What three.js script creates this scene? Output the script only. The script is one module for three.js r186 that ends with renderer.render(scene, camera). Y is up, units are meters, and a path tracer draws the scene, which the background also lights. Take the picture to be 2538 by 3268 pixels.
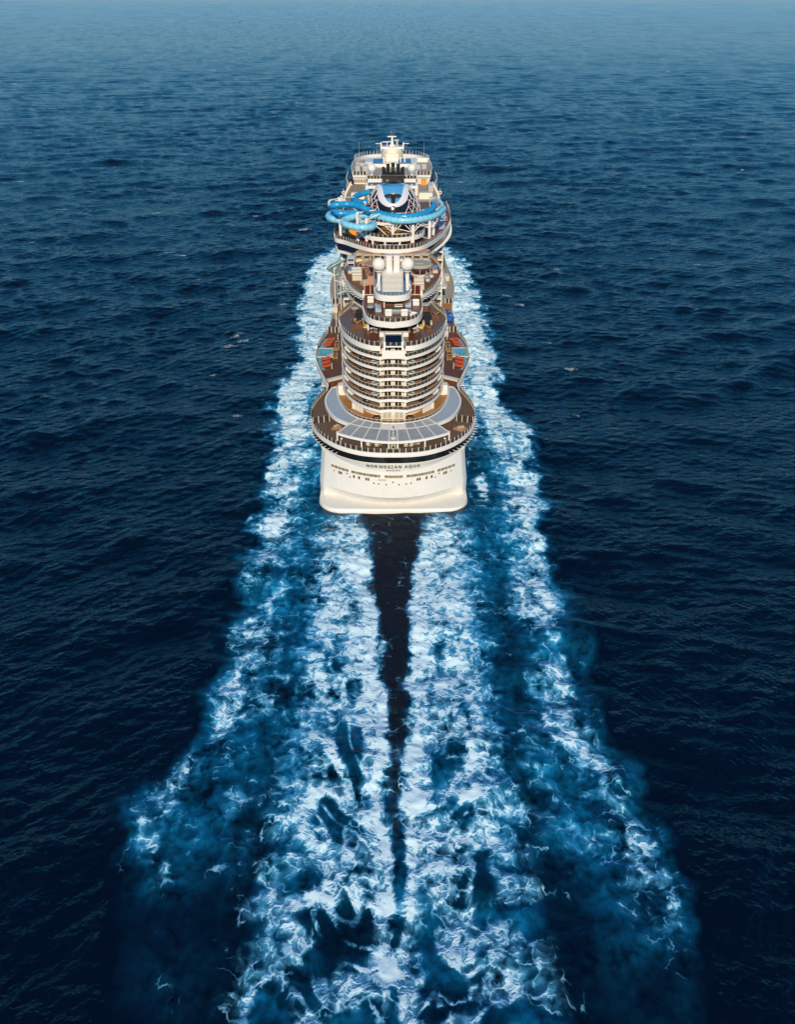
import * as THREE from 'three';
import { mergeGeometries } from 'three/addons/utils/BufferGeometryUtils.js';
import { FontLoader } from 'three/addons/loaders/FontLoader.js';
import { TextGeometry } from 'three/addons/geometries/TextGeometry.js';

// ---------------------------------------------------------------- camera, sky, sun, exposure
const scene = new THREE.Scene();
const camera = new THREE.PerspectiveCamera(63.56, 796 / 1024, 0.5, 60000);
camera.rotation.order = 'YXZ';
camera.position.set(-0.3, 118, 188.6);          // z grows aft of the transom, the ship lies along -z, y = 0 is the sea
camera.rotation.set(THREE.MathUtils.degToRad(-32), THREE.MathUtils.degToRad(-0.42), 0);

const renderer = new THREE.WebGLRenderer({ antialias: true });
renderer.setSize(796, 1024);
renderer.toneMapping = THREE.LinearToneMapping;
renderer.toneMappingExposure = 1.22;
renderer.shadowMap.enabled = true;

const SUN = new THREE.Vector3(-0.02, Math.sin(0.51), Math.cos(0.51)).normalize();   // low behind the camera
{
  const W = 512, H = 256, data = new Float32Array(W * H * 4);
  const stops = [[-90, .03, .06, .10], [-2, .28, .42, .50], [0, .34, .48, .56], [3, .19, .45, .60], [8, .085, .385, .66], [16, .028, .305, .65], [32, .011, .138, .38], [55, .007, .058, .20], [90, .006, .042, .145]];
  for (let j = 0; j < H; j++) {
    const e = ((j + .5) / H - .5) * 180;
    let k = 0; while (k < stops.length - 2 && e > stops[k + 1][0]) k++;
    const a = stops[k], b = stops[k + 1]; let t = Math.min(1, Math.max(0, (e - a[0]) / (b[0] - a[0])));
    for (let i = 0; i < W; i++) {
      const o = (j * W + i) * 4;
      for (let c = 0; c < 3; c++) data[o + c] = a[c + 1] + (b[c + 1] - a[c + 1]) * t;
      data[o + 3] = 1;
    }
  }
  const sky = new THREE.DataTexture(data, W, H, THREE.RGBAFormat, THREE.FloatType);
  sky.mapping = THREE.EquirectangularReflectionMapping; sky.magFilter = THREE.LinearFilter; sky.needsUpdate = true;
  scene.background = sky; scene.environment = sky;
  if (!globalThis.NOFOG) scene.fog = new THREE.FogExp2(new THREE.Color().setRGB(.40, .62, .76), 1.8e-5);
}
const sun = new THREE.DirectionalLight(new THREE.Color().setRGB(1, .83, .59), 3.55);
sun.position.copy(SUN).multiplyScalar(500); sun.target.position.set(0, 0, -120);
sun.position.add(sun.target.position);
sun.castShadow = true; sun.shadow.radius = 2.5; sun.shadow.mapSize.set(4096, 4096);
Object.assign(sun.shadow.camera, { left: -220, right: 220, top: 220, bottom: -220, near: 10, far: 1200 });
scene.add(sun, sun.target);

// ---------------------------------------------------------------- small helpers
let seed = 20240517;
const rnd = () => { seed = (seed + 0x6d2b79f5) | 0; let t = Math.imul(seed ^ (seed >>> 15), 1 | seed); t = (t + Math.imul(t ^ (t >>> 7), 61 | t)) ^ t; return ((t ^ (t >>> 14)) >>> 0) / 4294967296; };
const rr = (a, b) => a + (b - a) * rnd();
const clamp = (x, a = 0, b = 1) => Math.min(b, Math.max(a, x));
const sstep = (a, b, x) => { const t = clamp((x - a) / (b - a)); return t * t * (3 - 2 * t); };
const mix = (a, b, t) => a + (b - a) * t;
const lin = (r, g, b) => new THREE.Color().setRGB(r, g, b);
const used = {};
const numbered = (n) => { used[n] = (used[n] ?? -1) + 1; return used[n] ? `${n}_${String(used[n]).padStart(3, '0')}` : n; };
const table = (pts) => (z) => {           // piecewise linear through [z, v] rows in rising z
  if (z <= pts[0][0]) return pts[0][1];
  for (let i = 1; i < pts.length; i++) if (z <= pts[i][0]) { const a = pts[i - 1], b = pts[i]; return a[1] + (b[1] - a[1]) * (z - a[0]) / (b[0] - a[0]); }
  return pts[pts.length - 1][1];
};
// gradient noise
const PERM = new Uint8Array(512), GX = new Float32Array(256), GY = new Float32Array(256);
for (let i = 0; i < 256; i++) { PERM[i] = i; const a = rnd() * 6.28318; GX[i] = Math.cos(a); GY[i] = Math.sin(a); }
for (let i = 255; i > 0; i--) { const j = Math.floor(rnd() * (i + 1)), t = PERM[i]; PERM[i] = PERM[j]; PERM[j] = t; }
for (let i = 0; i < 256; i++) PERM[i + 256] = PERM[i];
function pn(x, y) {
  const x0 = Math.floor(x), y0 = Math.floor(y), fx = x - x0, fy = y - y0, X = x0 & 255, Y = y0 & 255;
  const u = fx * fx * fx * (fx * (fx * 6 - 15) + 10), v = fy * fy * fy * (fy * (fy * 6 - 15) + 10);
  const pa = PERM[X] + Y, pb = PERM[X + 1] + Y, a = PERM[pa], b = PERM[pb], c = PERM[pa + 1], d = PERM[pb + 1];
  const p = GX[a] * fx + GY[a] * fy, q = GX[b] * (fx - 1) + GY[b] * fy, r = GX[c] * fx + GY[c] * (fy - 1), s = GX[d] * (fx - 1) + GY[d] * (fy - 1);
  const m = p + (q - p) * u;
  return (m + ((r + (s - r) * u) - m) * v) * 1.45;   // about -1 .. 1
}
function dataTex(data, w, h, srgb, repeat) {
  const t = new THREE.DataTexture(data, w, h, THREE.RGBAFormat, THREE.UnsignedByteType);
  t.magFilter = THREE.LinearFilter; t.minFilter = THREE.LinearMipmapLinearFilter; t.generateMipmaps = true;
  if (srgb) t.colorSpace = THREE.SRGBColorSpace;
  t.wrapS = t.wrapT = repeat ? THREE.RepeatWrapping : THREE.ClampToEdgeWrapping;
  t.needsUpdate = true; return t;
}
const enc = (x) => { x = clamp(x); return Math.round(255 * (x <= .0031308 ? 12.92 * x : 1.055 * Math.pow(x, 1 / 2.4) - .055)); };
const shadowed = (o) => { o.castShadow = o.receiveShadow = true; return o; };
// ---------------------------------------------------------------- the sea: wind waves as a real height field
const WAVES = [];
for (let i = 0; i < 64; i++) {
  const t = i / 63, L = 3.2 * Math.pow(52 / 3.2, t), k = 2 * Math.PI / L;
  const dir = 0.22 + (rnd() + rnd() + rnd() - 1.5) * 1.05;                    // travels roughly along the ship, crests lie across
  const amp = 0.0043 * Math.pow(L, 1.04) * rr(.5, 1.5) * (L > 34 ? .75 : L < 14 ? 1.4 : 1);
  WAVES.push([Math.sin(dir) * k, Math.cos(dir) * k, amp, rnd() * 6.283, L]);
}
function calm(x, z) {                        // the hull shelters and flattens the water right behind it
  const w = 1 - sstep(18, 34, Math.abs(x)); return 1 - .65 * w * (1 - sstep(40, 110, z)) * sstep(-20, 0, z);
}
const out3 = [0, 0, 0];
function wave(x, z, spacing = 0) {           // height and slopes
  let h = 0, sx = 0, sz = 0;
  const wx = x + 2.2 * Math.sin(z * .031 + 1) + 1.3 * Math.sin(z * .083), wz = z + 2.6 * Math.sin(x * .027 + 2) + 1.1 * Math.sin(x * .091);
  for (let i = 0; i < WAVES.length; i++) {
    const w = WAVES[i]; const q0 = w[4] < 3.2 * spacing ? mix(.32, 1, sstep(1.2, 3.2, w[4] / spacing)) : 1; const p = w[0] * wx + w[1] * wz + w[3], s = Math.sin(p), c = Math.cos(p);
    const a = w[2] * q0;
    h += a * s + a * a * 6 / w[4] * (s * s - .5) * 2; const d = a * c + a * a * 24 / w[4] * s * c; sx += d * w[0]; sz += d * w[1];
  }
  const g = .82 + .75 * (pn(x / 95 + 7, z / 80) * .6 + pn(x / 37, z / 31 + 3) * .4), q = g * calm(x, z);
  out3[0] = h * q; out3[1] = sx * q; out3[2] = sz * q; return out3;
}
// -------- the wake: how much foam (rho) and how much air in the water (aer) at a point
const T = {
  propOut: table([[0, 18.2], [12, 19.6], [50, 19.0], [90, 19.4], [112, 20.5], [150, 22.5]]),
  propIn: table([[0, 8.2], [12, 6.2], [29, 4.1], [50, 2.5], [71, 1.6], [93, .6], [106, -.6], [150, -3]]),
  kLo: table([[-300, 26], [-284, 30], [-255, 43], [-197, 43.2], [-134, 40.7], [-108, 37.5], [-90, 41.5], [-72, 43.5], [-46, 38.8], [-13, 38.2], [12, 37.2], [38, 38], [50, 36.8], [68, 38.3], [80, 39.5], [90, 45.5], [98, 47.2], [105, 45], [113, 43], [150, 40]]),
  kRo: table([[-300, 26], [-284, 31], [-245, 40], [-183, 41.7], [-134, 42.5], [-105, 41.5], [-84, 38.5], [-66, 40], [-48, 45.5], [-21, 44.2], [2, 41.5], [22, 40], [42, 42.5], [54, 43.4], [66, 40.5], [80, 41.5], [92, 45.5], [103, 45.6], [116, 45], [122, 43.5], [150, 42]]),
  kW: table([[-300, 8], [-250, 16], [-110, 17], [-60, 15], [-20, 13], [10, 13], [40, 15], [80, 16], [100, 15], [150, 17]]),
  kD: table([[-300, .5], [-280, .86], [-120, .88], [-75, .86], [-40, .82], [-10, .78], [15, .70], [35, .64], [55, .58], [72, .54], [86, .72], [97, .72], [106, .42], [114, .15], [150, .07]]),
  kIn: table([[-300, .84], [-110, .78], [-85, .46], [-50, .32], [0, .20], [30, .26], [60, .32], [105, .22], [150, .05]]),
  pD: table([[0, .58], [8, .74], [40, .77], [70, .74], [95, .72], [112, .70], [150, .62]]),
};
function field(x, z, o) {
  const ax = Math.abs(x), left = x < 0, sd = left ? 13.7 : 61.3;
  if (ax > (left ? T.kLo(z) : T.kRo(z)) + 9) { o[0] = o[1] = o[2] = 0; return o; }
  const w1 = pn(x / 9 + 3, z / 9), w2 = pn(x / 3.4, z / 3.4 + 5), w3 = pn(x / 1.3 + 5, z / 1.3);
  const edge = w1 * 1.9 + w2 * .95 + w3 * .4;
  // propeller wash: two bands
  let rho = 0, aer = 0, rib = 0;
  const pi = T.propIn(z), po = T.propOut(z), xe = ax + edge * mix(.55, 1, sstep(0, 60, z));
  if (z > -2) {
    const inn = sstep(pi - 1.1, pi + 2.0, xe), outw = 1 - sstep(po - 6.5, po + 2.4, xe + 1.2 * w1), start = sstep(-2, 2, z);
    const W = z + .75 * ax + 3.2 * w1;                                     // ribs sweep outward and forward
    const age = sstep(12, 92, z), lam = mix(5.5, 9.5, age);
    const rn = Math.abs(pn(x / 15 + 2, W / lam)), R = 1 - sstep(.06, .40, rn - .08 * w2), R2 = 1 - sstep(.04, .3, Math.abs(pn(x / 6 + 40, W / (lam * .5))));
    const mid = sstep(pi + 2.5, pi + 7, ax + w2) * (1 - sstep(po - 6, po - .5, ax)), cell = mid * (1 - Math.max(R, .7 * R2)) * clamp(.75 + .8 * pn(x / 12 + 9, z / 14));
    rib = R * mid;
    let d = T.pD(z) + .10 * w1 - cell * mix(.22, .80, age) + .16 * (1 - sstep(pi + 2, pi + 6, ax)) * sstep(10, 40, z);
    if (z > 88) d *= 1 - .85 * sstep(88, 100, z) * Math.exp(-(((x - .9 * Math.sin(z / 5.3) + w2) / 1.1) ** 2)) * sstep(-.5, .1, pn(2, z / 7));
    if (z > 104) d -= .62 * sstep(104, 112, z) * sstep(.05, .45, pn(x / 7 + 11, z / 8 + 4)) * (1 - .8 * Math.exp(-((ax / 5) ** 2)));
    rho = inn * start * d * mix(.42, 1, outw) * (1 - sstep(po + .5, po + mix(4.6, 8.5, sstep(30, 85, z)), xe));
    aer = inn * start * (1 - sstep(po - 2, po + mix(9, 3, sstep(70, 108, z)), xe)) * (1 - .72 * cell * age) * mix(1, .62, sstep(96, 112, z));
    if (z < 104) rho = Math.max(rho, mix(.2, .34, sstep(30, 90, z)) * start * (1 - sstep(pi, pi + 2, xe)) * (.75 + .9 * w1));
  }
  // bow and side foam that spreads along both sides
  const ko = left ? T.kLo(z) : T.kRo(z), kw = T.kW(z), s = (ko - ax - edge * mix(2.3, 1.6, sstep(-10, 20, z))) / kw;     // 0 at the outer edge, grows inward
  if (z > -300 && s > -.25) {
    const zk = left || z < 60 ? z : z < 100 ? 60 + (z - 60) * .75 : z - 10, D = T.kD(zk), prof = sstep(-.12, .40, s) * mix(1, T.kIn(zk) / D, sstep(.35, 1.25, s)), hull = z < 3 ? 1 : 1 - .0 * w1;
    const blot = pn(x / 14 + sd, z / 17) * .5 + pn(x / 6 + 2 + sd, z / 8) * .3;
    const clump = mix(1, sstep(-.28, .42, pn(x / 10 + sd + 5, z / 15) + .4 * w2), .62 * sstep(8, 42, z)), k = clump * D * prof * (1 + blot * mix(.12, .85, sstep(-70, 40, z))) * hull;
    const inside = z > 0 ? sstep(po - 4, po + 4, ax) : 1;
    rho = Math.max(rho, k * inside);
    aer = Math.max(aer, mix(.45, 1.1, clump) * sstep(-.10, .28, s) * mix(1, .30, sstep(.65, 1.7, s)) * inside * clamp((D * 1.25 + .08) * sstep(.04, .2, D) + .7 * blot * sstep(.04, .3, D) * 1 + 0 * blot * .75 * sstep(-60, 30, z)));
  }
  if (!left && z < 12 && z > -45) { const q = Math.exp(-(((x - 25.6 + .8 * w1) / 1.9) ** 2) - (((z + 15) / 10) ** 2)); rho = Math.max(rho, 1.05 * q * (.9 + .5 * w2)); aer = Math.max(aer, q); }
  o[0] = clamp(rho, 0, 1.3); o[1] = clamp(aer); o[2] = rib; return o;
}
// a tile of cell walls (distance to the second nearest point minus distance to the nearest), 20 x 20 cells
const WN = 640, WC = 20, WT = new Float32Array(WN * WN);
{
  const px = new Float32Array(WC * WC), py = new Float32Array(WC * WC); for (let i = 0; i < WC * WC; i++) { px[i] = rnd(); py[i] = rnd(); }
  for (let j = 0; j < WN; j++) for (let i = 0; i < WN; i++) {
    const x = i / WN * WC, y = j / WN * WC, cx = Math.floor(x), cy = Math.floor(y); let f1 = 9, f2 = 9;
    for (let b = -1; b <= 1; b++) for (let a = -1; a <= 1; a++) { const k = ((cy + b + WC) % WC) * WC + (cx + a + WC) % WC, dx = cx + a + px[k] - x, dy = cy + b + py[k] - y, d = Math.sqrt(dx * dx + dy * dy); if (d < f1) { f2 = f1; f1 = d; } else if (d < f2) f2 = d; }
    WT[j * WN + i] = f2 - f1;
  }
}
function wall(x, y) {
  x = x * (WN / WC); y = y * (WN / WC); let x0 = Math.floor(x), y0 = Math.floor(y); const u = x - x0, v = y - y0; x0 = ((x0 % WN) + WN) % WN; y0 = ((y0 % WN) + WN) % WN; const x1 = x0 + 1 === WN ? 0 : x0 + 1, y1 = y0 + 1 === WN ? 0 : y0 + 1;
  const a = WT[y0 * WN + x0], b = WT[y0 * WN + x1], c = WT[y1 * WN + x0], d = WT[y1 * WN + x1], m = a + (b - a) * u; return m + (c + (d - c) * u - m) * v;
}
const WX = 64, ZA = [-4, 150], ZB = [-304, 0];
const DARK = [.0004, .0032, .0120], TURQ = [.005, .25, .53], PALE = [.14, .53, .83], WHITE = [.67, .90, 1.0], BLACK = [.0035, .0085, .0165];
function wakeTexture(z0, z1, w, h) {
  const col = new Uint8Array(w * h * 4), rough = new Uint8Array(w * h * 4), f = [0, 0, 0];
  for (let j = 0; j < h; j++) {
    const z = z1 + (z0 - z1) * (j + .5) / h;                               // v runs forward
    for (let i = 0; i < w; i++) {
      const x = -WX + 2 * WX * (i + .5) / w, o = (j * w + i) * 4;
      field(x, z, f);
      let r = DARK[0], g = DARK[1], b = DARK[2], ro = .1, hg = .28; if (z > -1 && z < 106 && Math.abs(x) < 9) { const v = (1 - sstep(0, 1.5, Math.abs(x) - T.propIn(z))) * sstep(-1, 1, z); ro = mix(.1, .75, v); hg += v * .22 * (pn(x / 1.6, z / 1.3) + .6 * pn(x / .7 + 5, z / .6)); }
      if (f[0] > .01 || f[1] > .01) {
        const rho = f[0];
        // lace: broken cell walls at four sizes, thicker where there is more foam
        const a1 = pn(x / 4.2, z / 4.2 + 9), a2 = pn(x / 4.2 + 31, z / 4.2), b1 = pn(x / 1.5 + 4, z / 1.5), b2 = pn(x / 1.5, z / 1.5 + 17), c1 = pn(x / .55, z / .55 + 3), c2 = pn(x / .55 + 8, z / .55);
        const qx = x + 1.1 * a1 + .62 * b1 + .27 * c1, qz = z + 1.1 * a2 + .62 * b2 + .27 * c2;
        const lump = .36 * pn(qx / 6 + 60, qz / 5) + .34 * pn(qx / 2.6 + 20, qz / 2.3 + 44) + .24 * b2 + .22 * pn(qx / .9 + 21, qz / .85);
        const R = rho + .66 * lump * Math.min(1, rho * 2.5), gg = clamp(R), br = clamp(.55 + 1.1 * pn(qx / 2.1 + 70, qz / 2.1)), b3 = clamp(.6 + .9 * pn(qx / .8 + 33, qz / .8));
        const w1 = wall(qx / 3.3, qz / 3.0), w2 = wall(qx / 1.5 * .8 + qz / 1.5 * .6 + 5, qz / 1.5 * .8 - qx / 1.5 * .6), w3 = wall(qx / .72 * .6 - qz / .72 * .8, qz / .72 * .6 + qx / .72 * .8 + 9), w4 = wall(qx / .36 + 3, qz / .36);
        const L1 = (1 - sstep(0, .10 + .8 * gg * gg, w1)) * mix(br, 1, gg * gg), L2 = (1 - sstep(0, .12 + .85 * gg * gg, w2)) * mix(b3, 1, gg * gg), L3 = 1 - sstep(0, .2 + .8 * gg * gg, w3), L4 = 1 - sstep(0, .35 + .7 * gg, w4);
        const k1 = sstep(.10, .45, R + .35 * a2), k2 = sstep(.18, .62, R + .3 * b1), k3 = sstep(.30, .85, R), k4 = sstep(.4, 1.0, R);
        const inv = (1 - .62 * L1 * k1) * (1 - .62 * L2 * k2) * (1 - .5 * L3 * k3) * (1 - .42 * L4 * k4), e = 1 - inv + .10 * sstep(.6, 1.1, R);
        const foam0 = sstep(.36, .90, e), foam = foam0, thin = Math.max(sstep(.25, .85, R) * .62, sstep(.06, .52, e) * .72);
        const dk = sstep(.05, .5, f[1]);
        for (let c = 0; c < 3; c++) {
          let base = DARK[c];
          const a = clamp(f[1] * (.70 + 1.05 * lump + .3 * pn(x / 11, z / 12)));
          base = mix(base, TURQ[c], Math.pow(a, 1.5));
          base = mix(base, PALE[c], thin * mix(.6, 1, dk));
          base = mix(base, WHITE[c], foam);
          if (c === 0) r = base; else if (c === 1) g = base; else b = base;
        }
        ro = mix(ro, .9, Math.max(thin, foam)); hg += .5 * foam0 + .12 * lump + .04 * c1;
      }
      col[o] = enc(r); col[o + 1] = enc(g); col[o + 2] = enc(b); col[o + 3] = 255;
      rough[o] = Math.round(clamp(hg) * 255); rough[o + 1] = rough[o + 2] = Math.round(ro * 255); rough[o + 3] = 255;
    }
  }
  return [dataTex(col, w, h, true, false), dataTex(rough, w, h, false, false)];
}
// small ripples: a tile that joins with itself
function rippleTile(N, terms, kmin, kmax, fall) {
  const h = new Float32Array(N * N), comp = [];
  for (let i = 0; i < terms; i++) {
    const m = kmin * Math.pow(kmax / kmin, rnd()), a = .2 + (rnd() + rnd() - 1) * 1.5, kx = Math.round(m * Math.sin(a)), kz = Math.round(m * Math.cos(a)) || 1;
    comp.push([kx, kz, Math.pow(Math.hypot(kx, kz), -fall), rnd() * 6.283]);
  }
  for (const [kx, kz, a, p] of comp) { const S = new Float32Array(N), C = new Float32Array(N); for (let i = 0; i < N; i++) { S[i] = Math.sin(6.2831853 * kx * i / N); C[i] = Math.cos(6.2831853 * kx * i / N); } for (let j = 0; j < N; j++) { const q = 6.2831853 * kz * j / N + p, sq = Math.sin(q), cq = Math.cos(q); for (let i = 0; i < N; i++) { const s = S[i] * cq + C[i] * sq; h[j * N + i] += a * (s + .35 * s * s); } } }
  let lo = 1e9, hi = -1e9; for (const v of h) { if (v < lo) lo = v; if (v > hi) hi = v; }
  const d = new Uint8Array(N * N * 4);
  for (let i = 0; i < N * N; i++) { const v = Math.round(255 * (h[i] - lo) / (hi - lo)); d[i * 4] = d[i * 4 + 1] = d[i * 4 + 2] = v; d[i * 4 + 3] = 255; }
  return dataTex(d, N, N, false, true);
}
const ripple = rippleTile(1024, 80, 7, 90, 1.0);
const seaMat = new THREE.MeshPhysicalMaterial({ name: 'sea_water', color: lin(...DARK), roughness: .1, ior: 1.333, bumpMap: ripple, bumpScale: .6 });
const [wcA, wrA] = wakeTexture(ZA[0], ZA[1], globalThis.WQ??2048, globalThis.WQ??2048), [wcB, wrB] = wakeTexture(ZB[0], ZB[1], globalThis.WQ??1536, globalThis.WQ??2048);
const wakeMatA = new THREE.MeshPhysicalMaterial({ name: 'wake_water', map: wcA, roughness: 1, roughnessMap: wrA, ior: 1.333, bumpMap: wrA, bumpScale: .3 });
const wakeMatB = new THREE.MeshPhysicalMaterial({ name: 'wake_water_forward', map: wcB, roughness: 1, roughnessMap: wrB, ior: 1.333, bumpMap: wrB, bumpScale: .25 });
function turb(x, z, f) {                      // churned humps in the wash
  const V = z > 0 && z < 108 ? (1 - sstep(-1, 2, Math.abs(x) - T.propIn(z))) * sstep(0, 3, z) : 0, a = Math.max(f[0], f[1] * .5, V * .7); if (a < .02) return 0;
  return Math.min(1, a) * (.42 * pn(x / 5 + 3, z / 4.2) + .3 * pn(x / 2.1, z / 1.9 + 8) + .2 * f[2] + .16 * pn(x / .95 + 4, z / .95));
}
{
  const xs = [0], zs = [];
  for (let x = 0; x < 14000;) { x += Math.max(.9, .0125 * x); xs.push(x); }
  const X = [...xs.slice(1).map((v) => -v).reverse(), ...xs];
  for (let z = 620; z > 170;) { zs.push(z); z -= Math.max(.9, (z - 150) * .06); }
  for (let d = 22; d < 26000;) { zs.push(188.6 - d); d += Math.max(.85, .4 * d * d / 97600); }
  const nx = X.length, nz = zs.length, n = nx * nz;
  const pos = new Float32Array(n * 3), nor = new Float32Array(n * 3), uv = new Float32Array(n * 2), uv1 = new Float32Array(n * 2), aer = new Float32Array(n), f = [0, 0, 0];
  for (let j = 0; j < nz; j++) for (let i = 0; i < nx; i++) {
    const o = j * nx + i, x = X[i], z = zs[j], w = wave(x, z, Math.max(j ? zs[j - 1] - zs[j] : 1, .0125 * Math.abs(x)));
    let y = w[0], sx = w[1], sz = w[2];
    if (Math.abs(x) < WX && z < ZA[1] - 1 && z > ZB[0] + 1) {
      field(x, z, f); aer[o] = Math.max(f[0], f[1]);
      if (aer[o] > .02) {
        const t = turb(x, z, f), g = [f[0], f[1], f[2]]; y += t;
        const tx = turb(x + .4, z, g), tz = turb(x, z + .4, g); sx += (tx - t) / .4; sz += (tz - t) / .4;
      }
    }
    pos[o * 3] = x; pos[o * 3 + 1] = y; pos[o * 3 + 2] = z;
    const l = 1 / Math.hypot(sx, 1, sz); nor[o * 3] = -sx * l; nor[o * 3 + 1] = l; nor[o * 3 + 2] = -sz * l;
    uv1[o * 2] = x / 33; uv1[o * 2 + 1] = z / 33;
    const B = z <= -2; uv[o * 2] = (x + WX) / (2 * WX); uv[o * 2 + 1] = B ? (ZB[1] - z) / (ZB[1] - ZB[0]) : (ZA[1] - z) / (ZA[1] - ZA[0]);
  }
  const sea = [], wa = [], wb = [];
  for (let j = 0; j < nz - 1; j++) for (let i = 0; i < nx - 1; i++) {
    const a = j * nx + i, b = a + 1, c = a + nx, d = c + 1, x = X[i], z = zs[j];
    if (Math.abs(x + .45) < 18.2 && z < -13 && z > -262) continue;                // inside the hull
    const m = Math.max(aer[a], aer[b], aer[c], aer[d]);
    const L = m > .012 ? (zs[j + 1] < -2 ? wb : wa) : sea;
    L.push(a, b, c, b, d, c);
  }
  // zs falls along j, x rises along i: (a, b, c) faces up when wound a, b, c with c further away
  function sheet(idx, name, mat, zr) {
    const map = new Int32Array(n).fill(-1); let m = 0; for (const k of idx) if (map[k] < 0) map[k] = m++;
    const P = new Float32Array(m * 3), N = new Float32Array(m * 3), U = new Float32Array(m * 2);
    for (let k = 0; k < n; k++) if (map[k] >= 0) {
      const t = map[k]; for (let c = 0; c < 3; c++) { P[t * 3 + c] = pos[k * 3 + c]; N[t * 3 + c] = nor[k * 3 + c]; }
      for (let c = 0; c < 2; c++) { U[t * 2 + c] = zr ? uv[k * 2 + c] : uv1[k * 2 + c]; }
      if (zr) U[t * 2 + 1] = (zr[1] - pos[k * 3 + 2]) / (zr[1] - zr[0]);
    }
    const g = new THREE.BufferGeometry();
    g.setAttribute('position', new THREE.BufferAttribute(P, 3)); g.setAttribute('normal', new THREE.BufferAttribute(N, 3)); g.setAttribute('uv', new THREE.BufferAttribute(U, 2));
    g.setIndex(Array.from(idx, (k) => map[k]));
    const o = new THREE.Mesh(g, mat); o.name = name; o.receiveShadow = true; scene.add(o); return o;
  }
  console.log('sea grid', nx, nz, n, sea.length / 3, wa.length / 3, wb.length / 3);
  const s = sheet(sea, 'water', seaMat, null); s.userData = { kind: 'structure', label: 'dark blue wind-rippled open sea reaching to the hazy horizon', category: 'sea' };
  const k1 = sheet(wa, 'wake', wakeMatA, ZA); k1.userData = { kind: 'stuff', label: 'white and turquoise foam wake trailing behind the ship stern', category: 'wake' };
  const k2 = sheet(wb, 'side_wake', wakeMatB, ZB); k2.userData = { kind: 'stuff', label: 'white foam spreading along both sides of the ship hull', category: 'wake' };
}

// breaking crests out on the open water
{
  const N = 128, mats = [];
  for (let v = 0; v < 3; v++) {
    const d = new Uint8Array(N * N * 4);
    for (let j = 0; j < N; j++) for (let i = 0; i < N; i++) {
      const x = i / N * 6, z = j / N * 6, u = i / N * 2 - 1, w = j / N * 2 - 1, o = (j * N + i) * 4, s = v * 23;
      const r = Math.hypot(u, w * 1.1) + .45 * pn(x * .6 + s, z * .6), q = pn(x * 1.3 + s, z * 1.3) * .5 + pn(x * 3.1, z * 3.1 + s) * .35, l = Math.pow(Math.max(0, 1 - 2.2 * Math.abs(pn(x * 1.5 + q + s, z * 1.5 + q))), 3);
      const a = clamp((1 - sstep(.15, .95, r)) * (.12 + l * 1.1 + q * 1.2)) * (1 - sstep(.8, .98, Math.max(Math.abs(u), Math.abs(w)))); d[o] = d[o + 1] = d[o + 2] = Math.round(a * 255); d[o + 3] = 255;
    }
    for (const op of [.9, .4]) mats.push(new THREE.MeshStandardMaterial({ name: 'whitecap_foam', color: lin(.64, .80, .92), roughness: .9, alphaMap: dataTex(d, N, N, false, false), transparent: true, opacity: op }));
  }
  const spots = [[-64.2, -137, 9, 4, .9], [-64.6, -125, 9, 7, .1], [-60, -131, 6, 4, .3], [-66, -96, 3.5, 2, .4], [53, -189, 7, 3, -.5], [57.6, -176, 6, 3, -.3], [52, -461, 9, 4, 0], [-86, -354, 6, 4, 0], [-205, -290, 8, 4, .1], [-51.6, -317, 10, 4, .2], [-590, -1267, 22, 8, 0], [-330, -1530, 34, 8, 0], [-432, -1266, 20, 8, 0], [516, -1344, 30, 10, 0], [284, -1392, 20, 8, 0], [-120, -265, 8, 4, 0], [-52, -62, 5, 3, .3], [62, -128, 6, 3, 0], [66, -98, 6, 4, -.2], [-49, -178, 6, 4, 0], [-52, -210, 5, 3, 0], [-95, -215, 7, 3, 0], [84, -232, 6, 3, 0], [61, -60, 3, 2, 0]];
  for (let i = 0; i < 170; i++) { const d = 420 * Math.pow(14, rnd()), x = rr(-.62, .62) * d, s = .6 + d / 900; spots.push([x, 188 - d, rr(3, 12) * s * (.5 + rnd()), rr(1, 2.6) * s, rr(-.2, .2)]); }
  const geo = [[], [], [], [], [], []];
  spots.forEach(([x, z, L, W, a], i) => {
    const g = new THREE.PlaneGeometry(L, W, 10, 6).rotateX(-Math.PI / 2).rotateY(a).translate(x, 0, z), p = g.attributes.position, far = 188.6 - z;
    for (let k = 0; k < p.count; k++) { const w = wave(p.getX(k), p.getZ(k)); p.setY(k, w[0] + .08 + Math.max(0, far - 400) * .0011); } g.computeVertexNormals(); geo[(i % 3) * 2 + (i < 22 ? (z > -60 ? 1 : 0) : rnd() < .5 ? 1 : 0)].push(g);
  });
  geo.forEach((l, i) => { if (!l.length) return; const o = new THREE.Mesh(mergeGeometries(l), mats[i]); o.name = 'whitecaps' + (i ? '_00' + i : ''); o.userData = { kind: 'stuff', label: 'small white foam crests scattered over the open sea', category: 'whitecaps' }; o.receiveShadow = true; scene.add(o); });
}
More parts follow.
